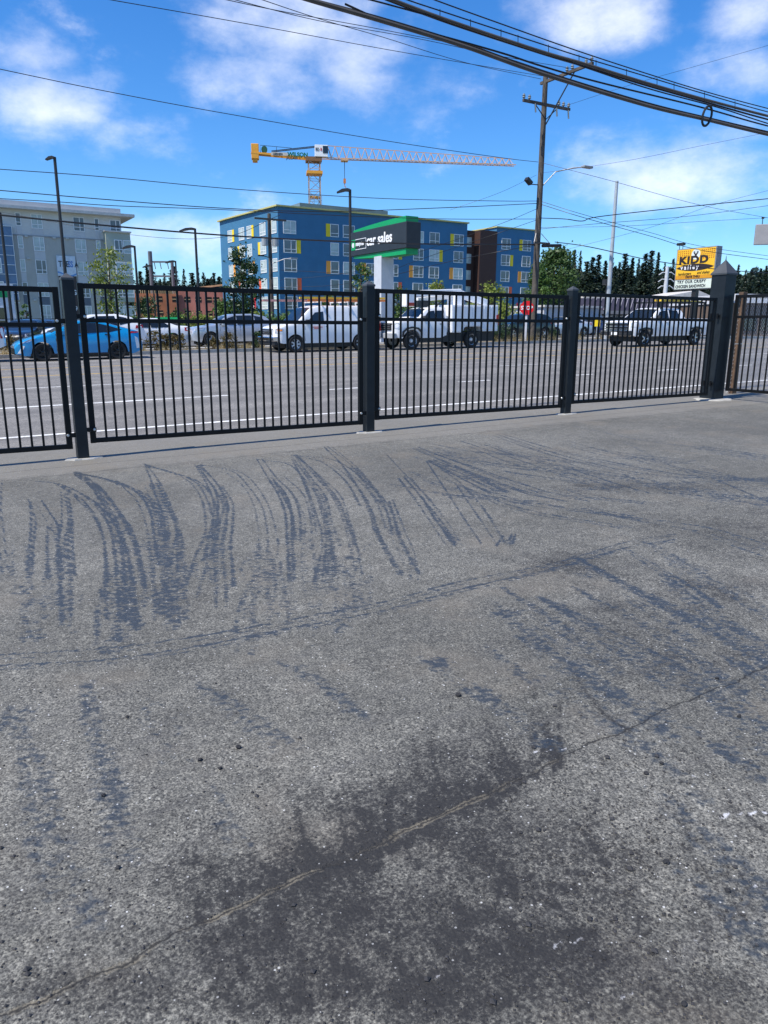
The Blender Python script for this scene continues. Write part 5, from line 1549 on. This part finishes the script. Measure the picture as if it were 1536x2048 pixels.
# --- bucket truck
bd = Body(3.05, 1.0, [(0, 1.1), (.04, 1.3), (.3, 1.38), (1.0, 1.44), (1.35, 1.48), (1.8, 1.88), (2.1, 1.97), (2.9, 1.98), (3.02, 1.9), (3.05, 1.7)], .55, (.95,), .43, 1.44, 1.98, .82, .3, .08, .1)
bt = car('bucket_truck', 'white utility bucket truck with service body and folded boom', 'truck', bd, white, [[(1.58, 1.44), (1.95, 1.8), (2.3, 1.84), (2.3, 1.42)], [(2.4, 1.42), (2.4, 1.84), (2.82, 1.84), (2.82, 1.44)]], (1.4, 1.86, .86), None, 'dual',
         head=[(.02, 1.0), (.26, .98), (.26, 1.26), (.04, 1.26)], handles=((2.55, 1.2, .2),),
         seams=([(1.5, .6), (1.515, .6), (1.515, 1.45), (1.5, 1.45)], [(2.86, .6), (2.875, .6), (2.875, 1.85), (2.86, 1.85)]), mirror=(1.62, 1.5), underbody=False)
gr = MB().box(-.05, .04, -.66, .66, .92, 1.26).build('grille', blackpl, bt, bevel=.03)
for z in (1.0, 1.1, 1.2): MB().box(-.065, -.045, -.6, .6, z - .012, z + .012).build('grille_bar', mat('grille_grey', (.12, .13, .14), .4), gr)
MB().box(-.14, .1, -.95, .95, .55, .8).build('bumper', mat('bumper_grey', (.35, .36, .37), .4), bt, bevel=.03)
for sg in (-1, 1): bd.side_poly([(.38, .62), (.38, .86), (.6, 1.04), (.95, 1.1), (1.3, 1.04), (1.52, .86), (1.52, .62), (1.44, .62), (1.42, .82), (1.25, .97), (.95, 1.02), (.65, .97), (.48, .82), (.46, .62)], sg, .05).build('fender_flare', blackpl, bt)
MB().box(1.5, 6.05, -.85, .85, .34, .8).build('chassis', blackpl, bt)
bxm = mat('service_body_white', (.76, .77, .78), .4, vary=.04)
sv = MB().xz([(3.2, .78), (3.2, 2.1), (6.1, 2.1), (6.1, .82), (5.15, .82), (5.08, 1.0), (4.95, 1.06), (4.1, 1.06), (3.97, 1.0), (3.9, .78)], -1.08, 1.08).build('service_body', bxm, bt, bevel=.02)
for x0, x1, z0_, z1_ in ((3.25, 3.85, .84, 2.04), (3.9, 4.45, 1.12, 2.04), (4.5, 5.1, 1.12, 2.04), (5.18, 5.6, .9, 2.04), (5.65, 6.05, .9, 2.04)):
    d_ = MB().box(x0, x1, -1.1, -1.075, z0_, z1_).build('locker_door', bxm, sv, bevel=.008)
    MB().box(x1 - .14, x1 - .04, -1.125, -1.1, 1.3, 1.42).build('latch', blackpl, d_)
MB().box(6.09, 6.15, -1.08, -.95, 1.1, 1.65).build('taillight', redl, bt)
MB().box(5.98, 6.12, -1.125, -1.102, 1.25, 1.62).build('side_marker', redl, bt)
wheels(bt, bd, 'dual', 1.02, (4.53,))
boomw = mat('boom_fibreglass', (.78, .79, .8), .35, vary=.05)
bm_ = MB().box(3.9, 4.5, -.35, .35, 2.1, 2.75).build('boom_turret', boomw, bt, bevel=.05)
b = MB(); b.bar((4.2, 0, 2.72), (6.2, 0, 2.2), .3, .34); b.build('lower_boom', boomw, bt, bevel=.03)
b = MB(); b.bar((4.4, -.1, 2.75), (1.1, -.1, 2.62), .26, .3).bar((4.2, .22, 2.55), (2.0, .22, 2.35), .2, .22); b.build('upper_boom', boomw, bt, bevel=.03)
MB().prism([(.75, -.75), (1.35, -.75), (1.35, -.15), (.75, -.15)], 2.02, 2.72).build('bucket', boomw, bt, bevel=.05)
MB().box(.8, 1.3, -.78, -.75, 2.05, 2.2).build('bucket_warning_flag', redl, bt)
MB().box(1.95, 2.4, -.2, .2, 2.02, 2.32).bar((2.6, -.5, 2.0), (3.0, -.5, 2.3), .06).build('boom_rest', blackpl, bt)
put_text(text_mesh('UNIT', .12, mat('decal_grey', (.3, .3, .32), .5), .002), bt, 1.85, -1.0, 1.0) if False else None
sF = s_at(824, 31.0, 701)
place(bt, sF - .95, 31.0 + .98)

# --- white pickup with rack
bd = Body(6.2, 1.03, [(0, .9), (.03, 1.16), (.2, 1.27), (.9, 1.33), (1.4, 1.37), (2.05, 1.84), (2.35, 1.93), (3.5, 1.94), (3.85, 1.84), (3.97, 1.7), (4.0, 1.38), (6.15, 1.38), (6.2, 1.2)], .52, (1.0, 4.95), .41, 1.34, 1.94, .78, .35, .12, .1)
pu = car('pickup_truck', 'white pickup truck with black rack and yellow gear coming along the road', 'pickup', bd, white, [[(1.8, 1.38), (2.12, 1.74), (2.75, 1.84), (2.75, 1.38)], [(2.84, 1.38), (2.84, 1.84), (3.5, 1.8), (3.62, 1.42)]], (1.45, 2.1, .86), None, 'alloy',
         head=[(.03, .98), (.4, 1.0), (.42, 1.24), (.06, 1.22)], tail=[(6.08, .95), (6.18, .95), (6.18, 1.3), (6.08, 1.3)], handles=((2.5, 1.22, .2), (3.45, 1.22, .2)),
         seams=([(1.72, .6), (1.735, .6), (1.735, 1.38), (1.72, 1.38)], [(2.78, .6), (2.8, .6), (2.8, 1.38), (2.78, 1.38)], [(3.7, .6), (3.715, .6), (3.715, 1.38), (3.7, 1.38)]), mirror=(1.85, 1.46))
gr = MB().box(-.06, .04, -.72, .72, .86, 1.22).build('grille', blackpl, pu, bevel=.03)
for z in (.9, 1.03, 1.18): MB().box(-.085, -.05, -.74, .74, z - .03, z + .03).build('grille_bar', chrome, gr)
MB().box(-.16, .08, -.96, .96, .58, .82).build('bumper', mat('bumper_dark', (.03, .03, .032), .4), pu, bevel=.04)
MB().box(-.175, -.155, -.9, .9, .76, .8).build('bumper_strip', chrome, pu)
MB().box(-.18, -.16, -.2, .2, .6, .74).build('number_plate', trimw, pu)
for sg in (-1, 1): bd.side_poly([(.32, 1.02), (.42, 1.02), (.42, 1.14), (.32, 1.14)], sg, .02).build('turn_signal', amber, pu)
for wx in bd.wheels:
    for sg in (-1, 1): bd.side_poly([(wx - .55, .6), (wx - .5, .9), (wx, .99), (wx + .5, .9), (wx + .55, .6), (wx + .48, .6), (wx + .42, .82), (wx, .9), (wx - .42, .82), (wx - .48, .6)], sg, .03).build('fender_flare', blackpl, pu)
b = MB()
for x in (2.2, 4.1, 5.7):
    z_ = 1.94 if x < 4 else 1.36
    for y in (-.85, .85): b.bar((x, y, z_ - .05), (x, y * .95, 2.2), .06)
    b.bar((x, -.85, 2.2), (x, .85, 2.2), .06)
for y in (-.8, .8): b.bar((2.0, y, 2.23), (5.8, y, 2.23), .06)
b.build('overhead_rack', blackpl, pu)
MB().box(-.4, .4, -.02, .02, 0, 0.02).mesh('x', blackpl)
yb = MB().box(2.3, 4.6, -.75, -.6, 2.27, 2.36).box(2.3, 4.6, -.4, -.25, 2.27, 2.36).box(4.3, 5.6, -.7, -.1, 2.26, 2.3)
for i in range(7): yb.box(2.45 + i * .3, 2.5 + i * .3, -.6, -.4, 2.29, 2.33)
o = yb.build('ladder', mat('ladder_yellow'), None); tag(o, 'yellow ladder and boards on the white pickup rack', 'ladder')
sF = s_at(1288, 27.0, 690)
place(pu, sF - 1.0, 27.0 + .98)
o.rotation_euler = pu.rotation_euler; o.location = pu.location
# driver in an orange vest, seen as head and shoulders through the glass
# --- parked cars across the road
suvb = Body(4.6, .93, [(0, .6), (.05, .85), (.3, .97), (.9, 1.05), (1.2, 1.1), (1.85, 1.5), (2.2, 1.6), (3.4, 1.62), (4.0, 1.5), (4.35, 1.2), (4.52, 1.05), (4.6, .7)], .24, (.9, 3.62), .36, 1.06, 1.62, .66, .45, .4)
SUVG = [[(1.4, 1.08), (1.92, 1.42), (2.3, 1.53), (2.3, 1.08)], [(2.38, 1.08), (2.38, 1.54), (3.2, 1.55), (3.3, 1.1)], [(3.4, 1.12), (3.35, 1.54), (3.75, 1.46), (3.95, 1.22)]]
sedb = Body(4.7, .9, [(0, .55), (.05, .7), (.4, .82), (1.1, .93), (1.4, .98), (2.1, 1.36), (2.5, 1.43), (3.1, 1.42), (3.8, 1.12), (4.0, 1.05), (4.6, 1.02), (4.68, .8), (4.7, .5)], .2, (.92, 3.68), .33, .94, 1.43, .62, .5, .35)
SEDG = [[(1.6, .98), (2.15, 1.3), (2.55, 1.37), (2.55, .98)], [(2.62, .98), (2.62, 1.37), (3.05, 1.35), (3.55, 1.08), (3.5, .98)]]
pkb = Body(5.8, .98, [(0, .9), (.03, 1.1), (.3, 1.2), (1.3, 1.28), (1.95, 1.75), (2.3, 1.86), (3.6, 1.86), (3.85, 1.7), (3.92, 1.32), (5.75, 1.32), (5.8, 1.1)], .45, (1.0, 4.6), .38, 1.28, 1.86, .76, .35, .12, .08)


def parked(kind, name, label, cat, paint, px, n, flip=False, yaw=0., dz=.14, px_is='front'):
    bd, g, sh_, re_ = {'suv': (suvb, SUVG, (1.25, 1.88, .86), (4.02, 4.34, .8)), 'sedan': (sedb, SEDG, (1.45, 2.12, .86), (3.15, 3.78, .84)), 'pickup': (pkb, [[(1.7, 1.3), (2.05, 1.68), (2.7, 1.76), (2.7, 1.3)], [(2.8, 1.3), (2.8, 1.76), (3.5, 1.72), (3.6, 1.34)]], (1.36, 1.98, .86), None)}[kind]
    hd = {'suv': [(.1, .78), (.5, .86), (.6, .95), (.15, .92)], 'sedan': [(.1, .6), (.5, .68), (.6, .78), (.15, .74)], 'pickup': [(.03, .9), (.3, .92), (.3, 1.14), (.05, 1.12)]}[kind]
    L = bd.L
    tl = {'suv': [(4.1, .95), (4.5, .98), (4.48, 1.12), (4.15, 1.1)], 'sedan': [(4.3, .8), (4.62, .8), (4.6, .96), (4.3, .98)], 'pickup': [(5.62, .85), (5.78, .85), (5.78, 1.3), (5.62, 1.3)]}[kind]
    r_ = car(name, label, cat, bd, paint, g, sh_, re_, 'alloy', head=hd, tail=tl, mirror=(1.55, bd.belt + .06),
             seams=([(bd.L * .31, .35), (bd.L * .31 + .012, .35), (bd.L * .31 + .012, bd.belt), (bd.L * .31, bd.belt)], [(bd.L * .545, .35), (bd.L * .545 + .012, .35), (bd.L * .545 + .012, bd.belt), (bd.L * .545, bd.belt)]))
    MB().box(-.04, .05, -.5, .5, bd.z0 + .12, bd.z0 + .38).build('grille', blackpl, r_, bevel=.02)
    MB().box(L - .02, L + .02, -.26, .26, .55, .68).build('number_plate', trimw, r_)
    s = s_at(px, n)
    if px_is == 'rear': s -= L
    place(r_, s, n + bd.w, dz, flip, yaw)
    return r_


silver = paintm('silver_paint', (.5, .53, .56), .5); blackpaint = paintm('black_paint', (.008, .009, .012)); greenblack = paintm('dark_green_paint', (.008, .02, .018))
parked('pickup', 'pickup_truck', 'white pickup ahead of the blue hatchback showing a red tail lamp', 'pickup', white, 14, 31.3, dz=0., px_is='rear')
parked('suv', 'parked_car', 'silver crossover parked beside the planting bed', 'car', silver, 388, 38.2)
parked('suv', 'parked_car', 'white crossover parked behind the blue hatchback', 'car', white, 92, 38.4)
parked('sedan', 'parked_car', 'white saloon parked next to the green banner', 'car', white, 196, 39.0)
parked('sedan', 'parked_car', 'black saloon parked nose-on between white pickup and white crossover', 'car', blackpaint, 20, 39.6, yaw=math.radians(62))
parked('sedan', 'parked_car', 'dark blue saloon parked behind the black saloon', 'car', paintm('navy_paint', (.012, .022, .05)), 60, 43.5, yaw=math.radians(62))
parked('suv', 'parked_car', 'dark green estate parked behind the utility pole', 'car', greenblack, 1004, 38.0)
parked('sedan', 'parked_car', 'pale silver saloon parked by the low shed', 'car', paintm('pale_silver_paint', (.6, .62, .65), .3), 1092, 41.0)
parked('suv', 'parked_car', 'white estate parked behind the dark green estate', 'car', white, 985, 45.0)
parked('sedan', 'parked_car', 'blue saloon parked before the restaurant windows', 'car', paintm('mid_blue_paint', (.02, .06, .2), .3), 1168, 44.0)
parked('sedan', 'parked_car', 'light blue saloon parked by the yellow notice', 'car', paintm('light_blue_paint', (.2, .3, .45), .4), 1192, 47.5)
parked('sedan', 'parked_car', 'dark grey saloon parked before the brown shop', 'car', paintm('graphite_paint', (.05, .052, .055), .5), 1478, 38.5)
parked('suv', 'parked_car', 'black crossover next to the dark grey saloon', 'car', blackpaint, 1500, 41.8)
parked('sedan', 'parked_car', 'bright blue saloon at the end of the brown shop', 'car', paintm('royal_blue_paint', (.02, .05, .4), .2), 1526, 38.5)

# ================================================================== LOT FENCE ACROSS THE ROAD
lfz = empty('lot_fence', SN(6, 49, .14), 'thin black rail fence round the car lot across the road', 'fence', rotz=ROT)
for i in range(12):
    s = -7 + i * 2.4
    MB().box(-.03, .03, -.03, .03, -.05, 1.6).build('post', blackp, lfz, (s - 6, 0, h(s, 40) - h(6, 40)))
for z in (1.5, .25):
    MB().bar((-13, 0, z + h(-7, 40) - h(6, 40)), (13.4, 0, z + h(19.4, 40) - h(6, 40)), .035).build('rail', blackp, lfz)

# ================================================================== VEGETATION
bark = mat('bark', (.1, .075, .055), .9, vary=.35, vscale=8, bump=.5, bscale=25)
LEAF = {'yg': leafmat('yellow_green_leaf', (.11, .16, .02), (.26, .31, .05)), 'dk': leafmat('dark_green_leaf', (.014, .04, .012), (.045, .09, .025)), 'mid': leafmat('mid_green_leaf', (.035, .085, .015), (.1, .18, .035)),
        'dkm': leafmat('fresh_green_leaf', (.025, .065, .015), (.085, .15, .035)), 'con': leafmat('hazed_conifer_needle', (.012, .026, .018), (.036, .06, .034)), 'red': leafmat('bronze_leaf', (.1, .05, .02), (.14, .13, .03)), 'dry': leafmat('dry_grass_blade', (.36, .27, .12), (.55, .44, .22))}  # conifer needles greyed lighter, distance haze painted into their colour


def crown_mesh(rng, H0, H1, rad, clumps, per, leaf, m, shape='oval'):
    vs, fs = [], []
    for c in range(clumps):
        t = rng.random(); z = H0 + (H1 - H0) * t
        if shape == 'oval': rr_ = rad * math.sin(math.pi * (t * .88 + .08)) ** .7
        elif shape == 'vase': rr_ = rad * (.35 + .9 * t) * (1 if t < .75 else (1 - t) * 3.4 + .15)
        else: rr_ = rad * (1 - t) ** .8 + .1
        a = rng.uniform(0, 2 * math.pi); q = rr_ * rng.random() ** .45
        cx, cy_, cz_ = q * math.cos(a), q * math.sin(a), z
        sg = rng.uniform(.5, 1.) * rad * .24
        for i in range(per):
            p = np.array([cx + rng.gauss(0, sg), cy_ + rng.gauss(0, sg), cz_ + rng.gauss(0, sg * .8)])
            u = np.array([rng.gauss(0, 1) for _ in range(3)]); u /= np.linalg.norm(u)
            v = np.cross(u, [rng.gauss(0, 1) for _ in range(3)]); v /= np.linalg.norm(v)
            l = leaf * rng.uniform(.6, 1.3); k = len(vs)
            vs += [tuple(p - u * l), tuple(p + v * l * .5), tuple(p + u * l), tuple(p - v * l * .5)]; fs.append((k, k + 1, k + 2, k + 3))
    me = bpy.data.meshes.new('crown'); me.from_pydata(vs, [], fs); me.materials.append(m)
    return me


def tree(name, label, px, Y, py_top, rad, leafm, seed, clumps=70, per=45, leaf=.13, shape='oval', base=.3, cat='tree', group=None, tr=.1):
    rng = random.Random(seed); t = at(px, py_top, Y)
    s, n = t.x * D[0] + t.y * D[1], t.x * N[0] + t.y * N[1]
    zg = h(s, n) + .13; H = t.z - zg
    root = empty(name, (t.x, t.y, zg), label, cat, group)
    b = MB().tube([(0, 0, -.1), (rng.uniform(-.08, .08), rng.uniform(-.08, .08), H * .45), (rng.uniform(-.15, .15), 0, H * .9)], [tr, tr * .7, tr * .2], 8)
    b.build('trunk', bark, root, smooth=True)
    lb = MB()
    for i in range(9):
        a = rng.uniform(0, 6.28); z = H * rng.uniform(base, .75); l = rad * rng.uniform(.5, .95)
        lb.tube([(0, 0, z), (l * .5 * math.cos(a), l * .5 * math.sin(a), z + l * .45), (l * math.cos(a), l * math.sin(a), z + l * .8)], [tr * .45, tr * .3, tr * .1], 5)
    lb.build('limb', bark, root)['kind'] = 'stuff'
    o = obj('crown', crown_mesh(rng, H * base, H, rad, clumps, per, leaf, LEAF[leafm], shape), root)
    return root


tree('street_tree', 'young yellow green tree with open crown before the grey apartments', 214, 50, 500, 1.25, 'yg', 1, 60, 28, .1, 'vase', .25)
tree('street_tree', 'dark leafy street tree at the corner of the blue building', 482, 60, 497, 1.25, 'dk', 2, 80, 45, .13, 'oval', .22)
tree('street_tree', 'small thin green tree beside the pylon sign column', 722, 50, 528, .75, 'mid', 3, 36, 30, .1, 'vase', .3)
tree('street_tree', 'broad dark green tree behind the utility pole', 1112, 66, 505, 2.1, 'dkm', 4, 130, 55, .15, 'oval', .12, tr=.16)
tree('street_tree', 'bushy mid green tree left of the broad dark tree', 1078, 64, 535, 1.1, 'mid', 5, 60, 40, .13, 'oval', .1)
tree('street_tree', 'yellow green tree before the brown stair tower', 985, 58, 572, 1.3, 'yg', 6, 70, 36, .11, 'oval', .1)
tree('street_tree', 'small yellow green tree behind the truck service body', 872, 58, 566, .9, 'yg', 7, 50, 30, .1, 'oval', .15)
tree('street_tree', 'small mid green tree right of the pale sign column', 797, 56, 580, .8, 'mid', 8, 50, 34, .1, 'oval', .15)
tree('street_tree', 'dark tree between sage bay and unfinished building', 292, 68, 600, 1.3, 'dk', 9, 60, 40, .13, 'oval', .05)
tree('street_tree', 'mid green tree before the right end of the unfinished building', 448, 62, 606, 1.2, 'mid', 10, 60, 40, .12, 'oval', .05)
tree('street_tree', 'small bright tree by the white office corner', 50, 58, 610, .45, 'mid', 12, 26, 26, .08, 'oval', .15)
tree('street_tree', 'small green tree behind the van ladders', 655, 58, 592, .8, 'mid', 13, 46, 34, .1, 'oval', .1)
for i, (px, py, rad, lm, lab) in enumerate(((262, 640, 1.0, 'mid', 'green shrub behind the blue hatchback tail'), (305, 636, 1.1, 'yg', 'pale green shrub behind the white saloon'), (352, 630, 1.1, 'mid', 'green shrub behind the green banner'),
                                            (398, 632, 1.2, 'yg', 'yellow green shrub at the slim lamp post'), (428, 640, 1.0, 'yg', 'yellow green shrub behind the silver crossover bonnet'), (512, 628, 1.1, 'yg', 'bright shrub behind the silver crossover tail'),
                                            (535, 634, 1.1, 'mid', 'green shrub behind the van bonnet'), (575, 630, 1.1, 'mid', 'green shrub behind the van windscreen'), (820, 600, 1.0, 'mid', 'tall shrub behind the truck cab'), (955, 604, 1.0, 'yg', 'bright shrub behind the truck tail'),
                                            (1010, 610, 1.1, 'yg', 'yellow green shrub behind the dark green estate'), (226, 645, .9, 'mid', 'small shrub behind the white crossover'), (470, 640, 1.0, 'mid', 'green shrub below the dark street tree'))):
    tree('shrub', lab, px, 52 + (i % 3) * 1.5, py, rad, lm, 30 + i, 46, 36, .1, 'oval', .02, 'shrub', 'shrubs behind the car lot fence', .05)


def conifer_mesh(seed, H=20., rad=3.2):
    rng = random.Random(seed); vs, fs = [], []
    pw_c = (.6, .85, 1.05, .75)[seed % 4]
    z = H * .1
    while z < H * .99:
        t = (z - H * .1) / (H * .9); R_ = rad * (1 - t) ** pw_c * (.88 + .2 * math.sin(z * 1.3 + seed)) * rng.uniform(.82, 1.1) + .15
        nb = max(5, int(13 * (1 - t) + 5))
        for i in range(nb):
            a = rng.uniform(0, 6.28); l = R_ * rng.uniform(.55, 1.1); dr = rng.uniform(.15, .5)
            ns = max(2, int(l / .38))
            for j in range(ns):
                q = (j + .6) / ns; x, y, zz = l * q * math.cos(a), l * q * math.sin(a), z - l * q * dr + .12 * q * q * l
                for _ in range(2):
                    u = np.array([math.cos(a) + rng.gauss(0, .5), math.sin(a) + rng.gauss(0, .5), rng.gauss(-.15, .35)]); v = np.array([-math.sin(a) + rng.gauss(0, .4), math.cos(a) + rng.gauss(0, .4), rng.gauss(0, .4)])
                    u = u / np.linalg.norm(u) * .42; v = v / np.linalg.norm(v) * .2
                    p = np.array([x, y, zz]) + np.array([rng.gauss(0, .12) for _ in range(3)]); k = len(vs)
                    vs += [tuple(p - u), tuple(p + v), tuple(p + u), tuple(p - v)]; fs.append((k, k + 1, k + 2, k + 3))
        z += H * .015 * rng.uniform(.8, 1.25)
    me = bpy.data.meshes.new('crown'); me.from_pydata(vs, [], fs); me.materials.append(LEAF['con'])
    return me


CON = [conifer_mesh(100 + i, 20, (3.6, 4.4, 4.0, 5.0)[i]) for i in range(4)]
CTR = MB().tube([(0, 0, -.3), (0, 0, 19.5)], [.32, .04], 7).mesh('trunk', bark)
rng = random.Random(77)
spots = []
for px, py in ((1098, 507), (1122, 515), (1150, 498), (1162, 502), (1186, 512), (1198, 508), (1212, 520), (1226, 516), (1240, 522), (1252, 506), (1266, 514), (1278, 517), (1293, 505), (1304, 500), (1318, 503), (1330, 525), (1348, 515), (1362, 530), (1385, 535), (1405, 540), (1425, 545),
               (1470, 540), (1478, 528), (1492, 540), (1505, 538), (1522, 536), (1534, 530), (1548, 534), (1140, 520), (1175, 522), (1232, 530), (1285, 528)):
    spots.append((px, py, rng.uniform(150, 205)))
for px, py in ((262, 545), (280, 542), (293, 526), (300, 535), (320, 556), (328, 545), (341, 538), (346, 532), (367, 536), (384, 545), (395, 532), (407, 545), (415, 556), (427, 545), (438, 552), (446, 549), (460, 552)):
    spots.append((px, py, rng.uniform(190, 240)))
CL_ = ['tall dark conifer in the distant row behind the restaurant', 'distant dark conifer behind the unfinished building']
for i, (px, py, Y) in enumerate(spots):
    t = at(px, py, Y); H = t.z - 1.0
    e = empty('conifer', (t.x, t.y, 1.0), CL_[0] if px > 1000 else CL_[1], 'conifer', 'conifers behind the restaurant' if px > 1000 else 'conifers behind the unfinished building', rng.uniform(0, 6.28))
    sc = H / 20; w_ = max(.8, min(1.2, sc)) * rng.choice((.6, .8, 1., 1.2, 1.5)) * rng.uniform(.9, 1.1)
    e.scale = (w_, w_, sc)
    obj('trunk', CTR, e); obj('crown', CON[i % 4], e)
b_ = []
# a wood closing the gaps low down between the conifers
rng = random.Random(5)
def far_wood(name, label, p0, p1, Y, py, count):
    vs, fs = [], []
    for i in range(count):
        px = rng.uniform(p0, p1); q = at(px, 657, Y + rng.uniform(-15, 25)); zt = at(px, py + 9 * math.sin(px * .07) + 5 * math.sin(px * .23), q.y).z
        z = 1 + (zt - 1) * rng.random() ** .7
        p = np.array([q.x, q.y, z]); u = np.array([rng.gauss(0, 1) for _ in range(3)]); u /= np.linalg.norm(u); v = np.cross(u, [rng.gauss(0, 1) for _ in range(3)]); v /= np.linalg.norm(v)
        l = rng.uniform(.5, 1.1); k = len(vs); vs += [tuple(p - u * l), tuple(p + v * l * .6), tuple(p + u * l), tuple(p - v * l * .6)]; fs.append((k, k + 1, k + 2, k + 3))
    me = bpy.data.meshes.new(name); me.from_pydata(vs, [], fs); me.materials.append(LEAF['con'])
    tag(obj(name, me), label, 'wood', kind='stuff')
far_wood('wood', 'dark mass of trees low behind the restaurant and shop', 1075, 1600, 205, 548, 12000)
far_wood('wood', 'dark mass of trees low behind the unfinished building', 235, 470, 245, 572, 4000)

# planting bed: dry grass tufts and small bronze shrubs
vs, fs = [], []
rng = random.Random(9)
for c in range(230):
    s = rng.uniform(-2, 46); n = rng.uniform(34.35, 36.2)
    if not (s < 14 or s > 26): continue
    if 26 < s < 29 and rng.random() < .6: continue
    tall = .55 if s > 29 else .32
    for i in range(34):
        a = rng.uniform(0, 6.28); q = abs(rng.gauss(0, .1)); x, y = s + q * math.cos(a), n + q * math.sin(a); z = h(x, y) + .11
        l = tall * rng.uniform(.5, 1.1); dx, dy = rng.gauss(0, .13) + .3 * q * math.cos(a), rng.gauss(0, .13); wv = .008
        k = len(vs); vs += [(x - wv, y, z), (x + wv, y, z), (x + dx, y + dy, z + l)]; fs.append((k, k + 1, k + 2))
me = bpy.data.meshes.new('dry_grass'); me.from_pydata(vs, [], fs); me.materials.append(LEAF['dry'])
tag(obj('dry_grass', me, rotz=ROT), 'dry straw coloured grass along the far kerb', 'grass', kind='stuff')
for i, (px, lm, rad, lab) in enumerate(((30, 'red', .38, 'bronze shrub in front of the black saloon'), (312, 'red', .42, 'bronze shrub in the bed right of the blue hatchback'), (333, 'red', .36, 'bronze shrub in the bed below the green banner'), (357, 'red', .36, 'bronze shrub in the bed left of the silver crossover'),
                                        (428, 'red', .25, 'low dark bronze shrub before the silver crossover'), (458, 'red', .36, 'bronze shrub before the silver crossover rear wheel'), (517, 'dk', .36, 'dark shrub at the van front bumper'), (995, 'dk', .5, 'dark shrub at the truck tail'), (1012, 'dk', .55, 'dark shrub at the dark green estate front'), (1105, 'dk', .3, 'small dark shrub right of the utility pole'))):
    s = s_at(px, 35.2); rng = random.Random(200 + i)
    root = empty('bed_shrub', SN(s, 35.2, .11), lab, 'shrub', 'small shrubs in the planting bed')
    MB().tube([(0, 0, -.05), (.02, 0, rad * .9)], [.03, .01], 5).build('stem', bark, root)
    obj('foliage', crown_mesh(rng, .08, rad * 2.0, rad, 26, 26, .05, LEAF[lm]), root)
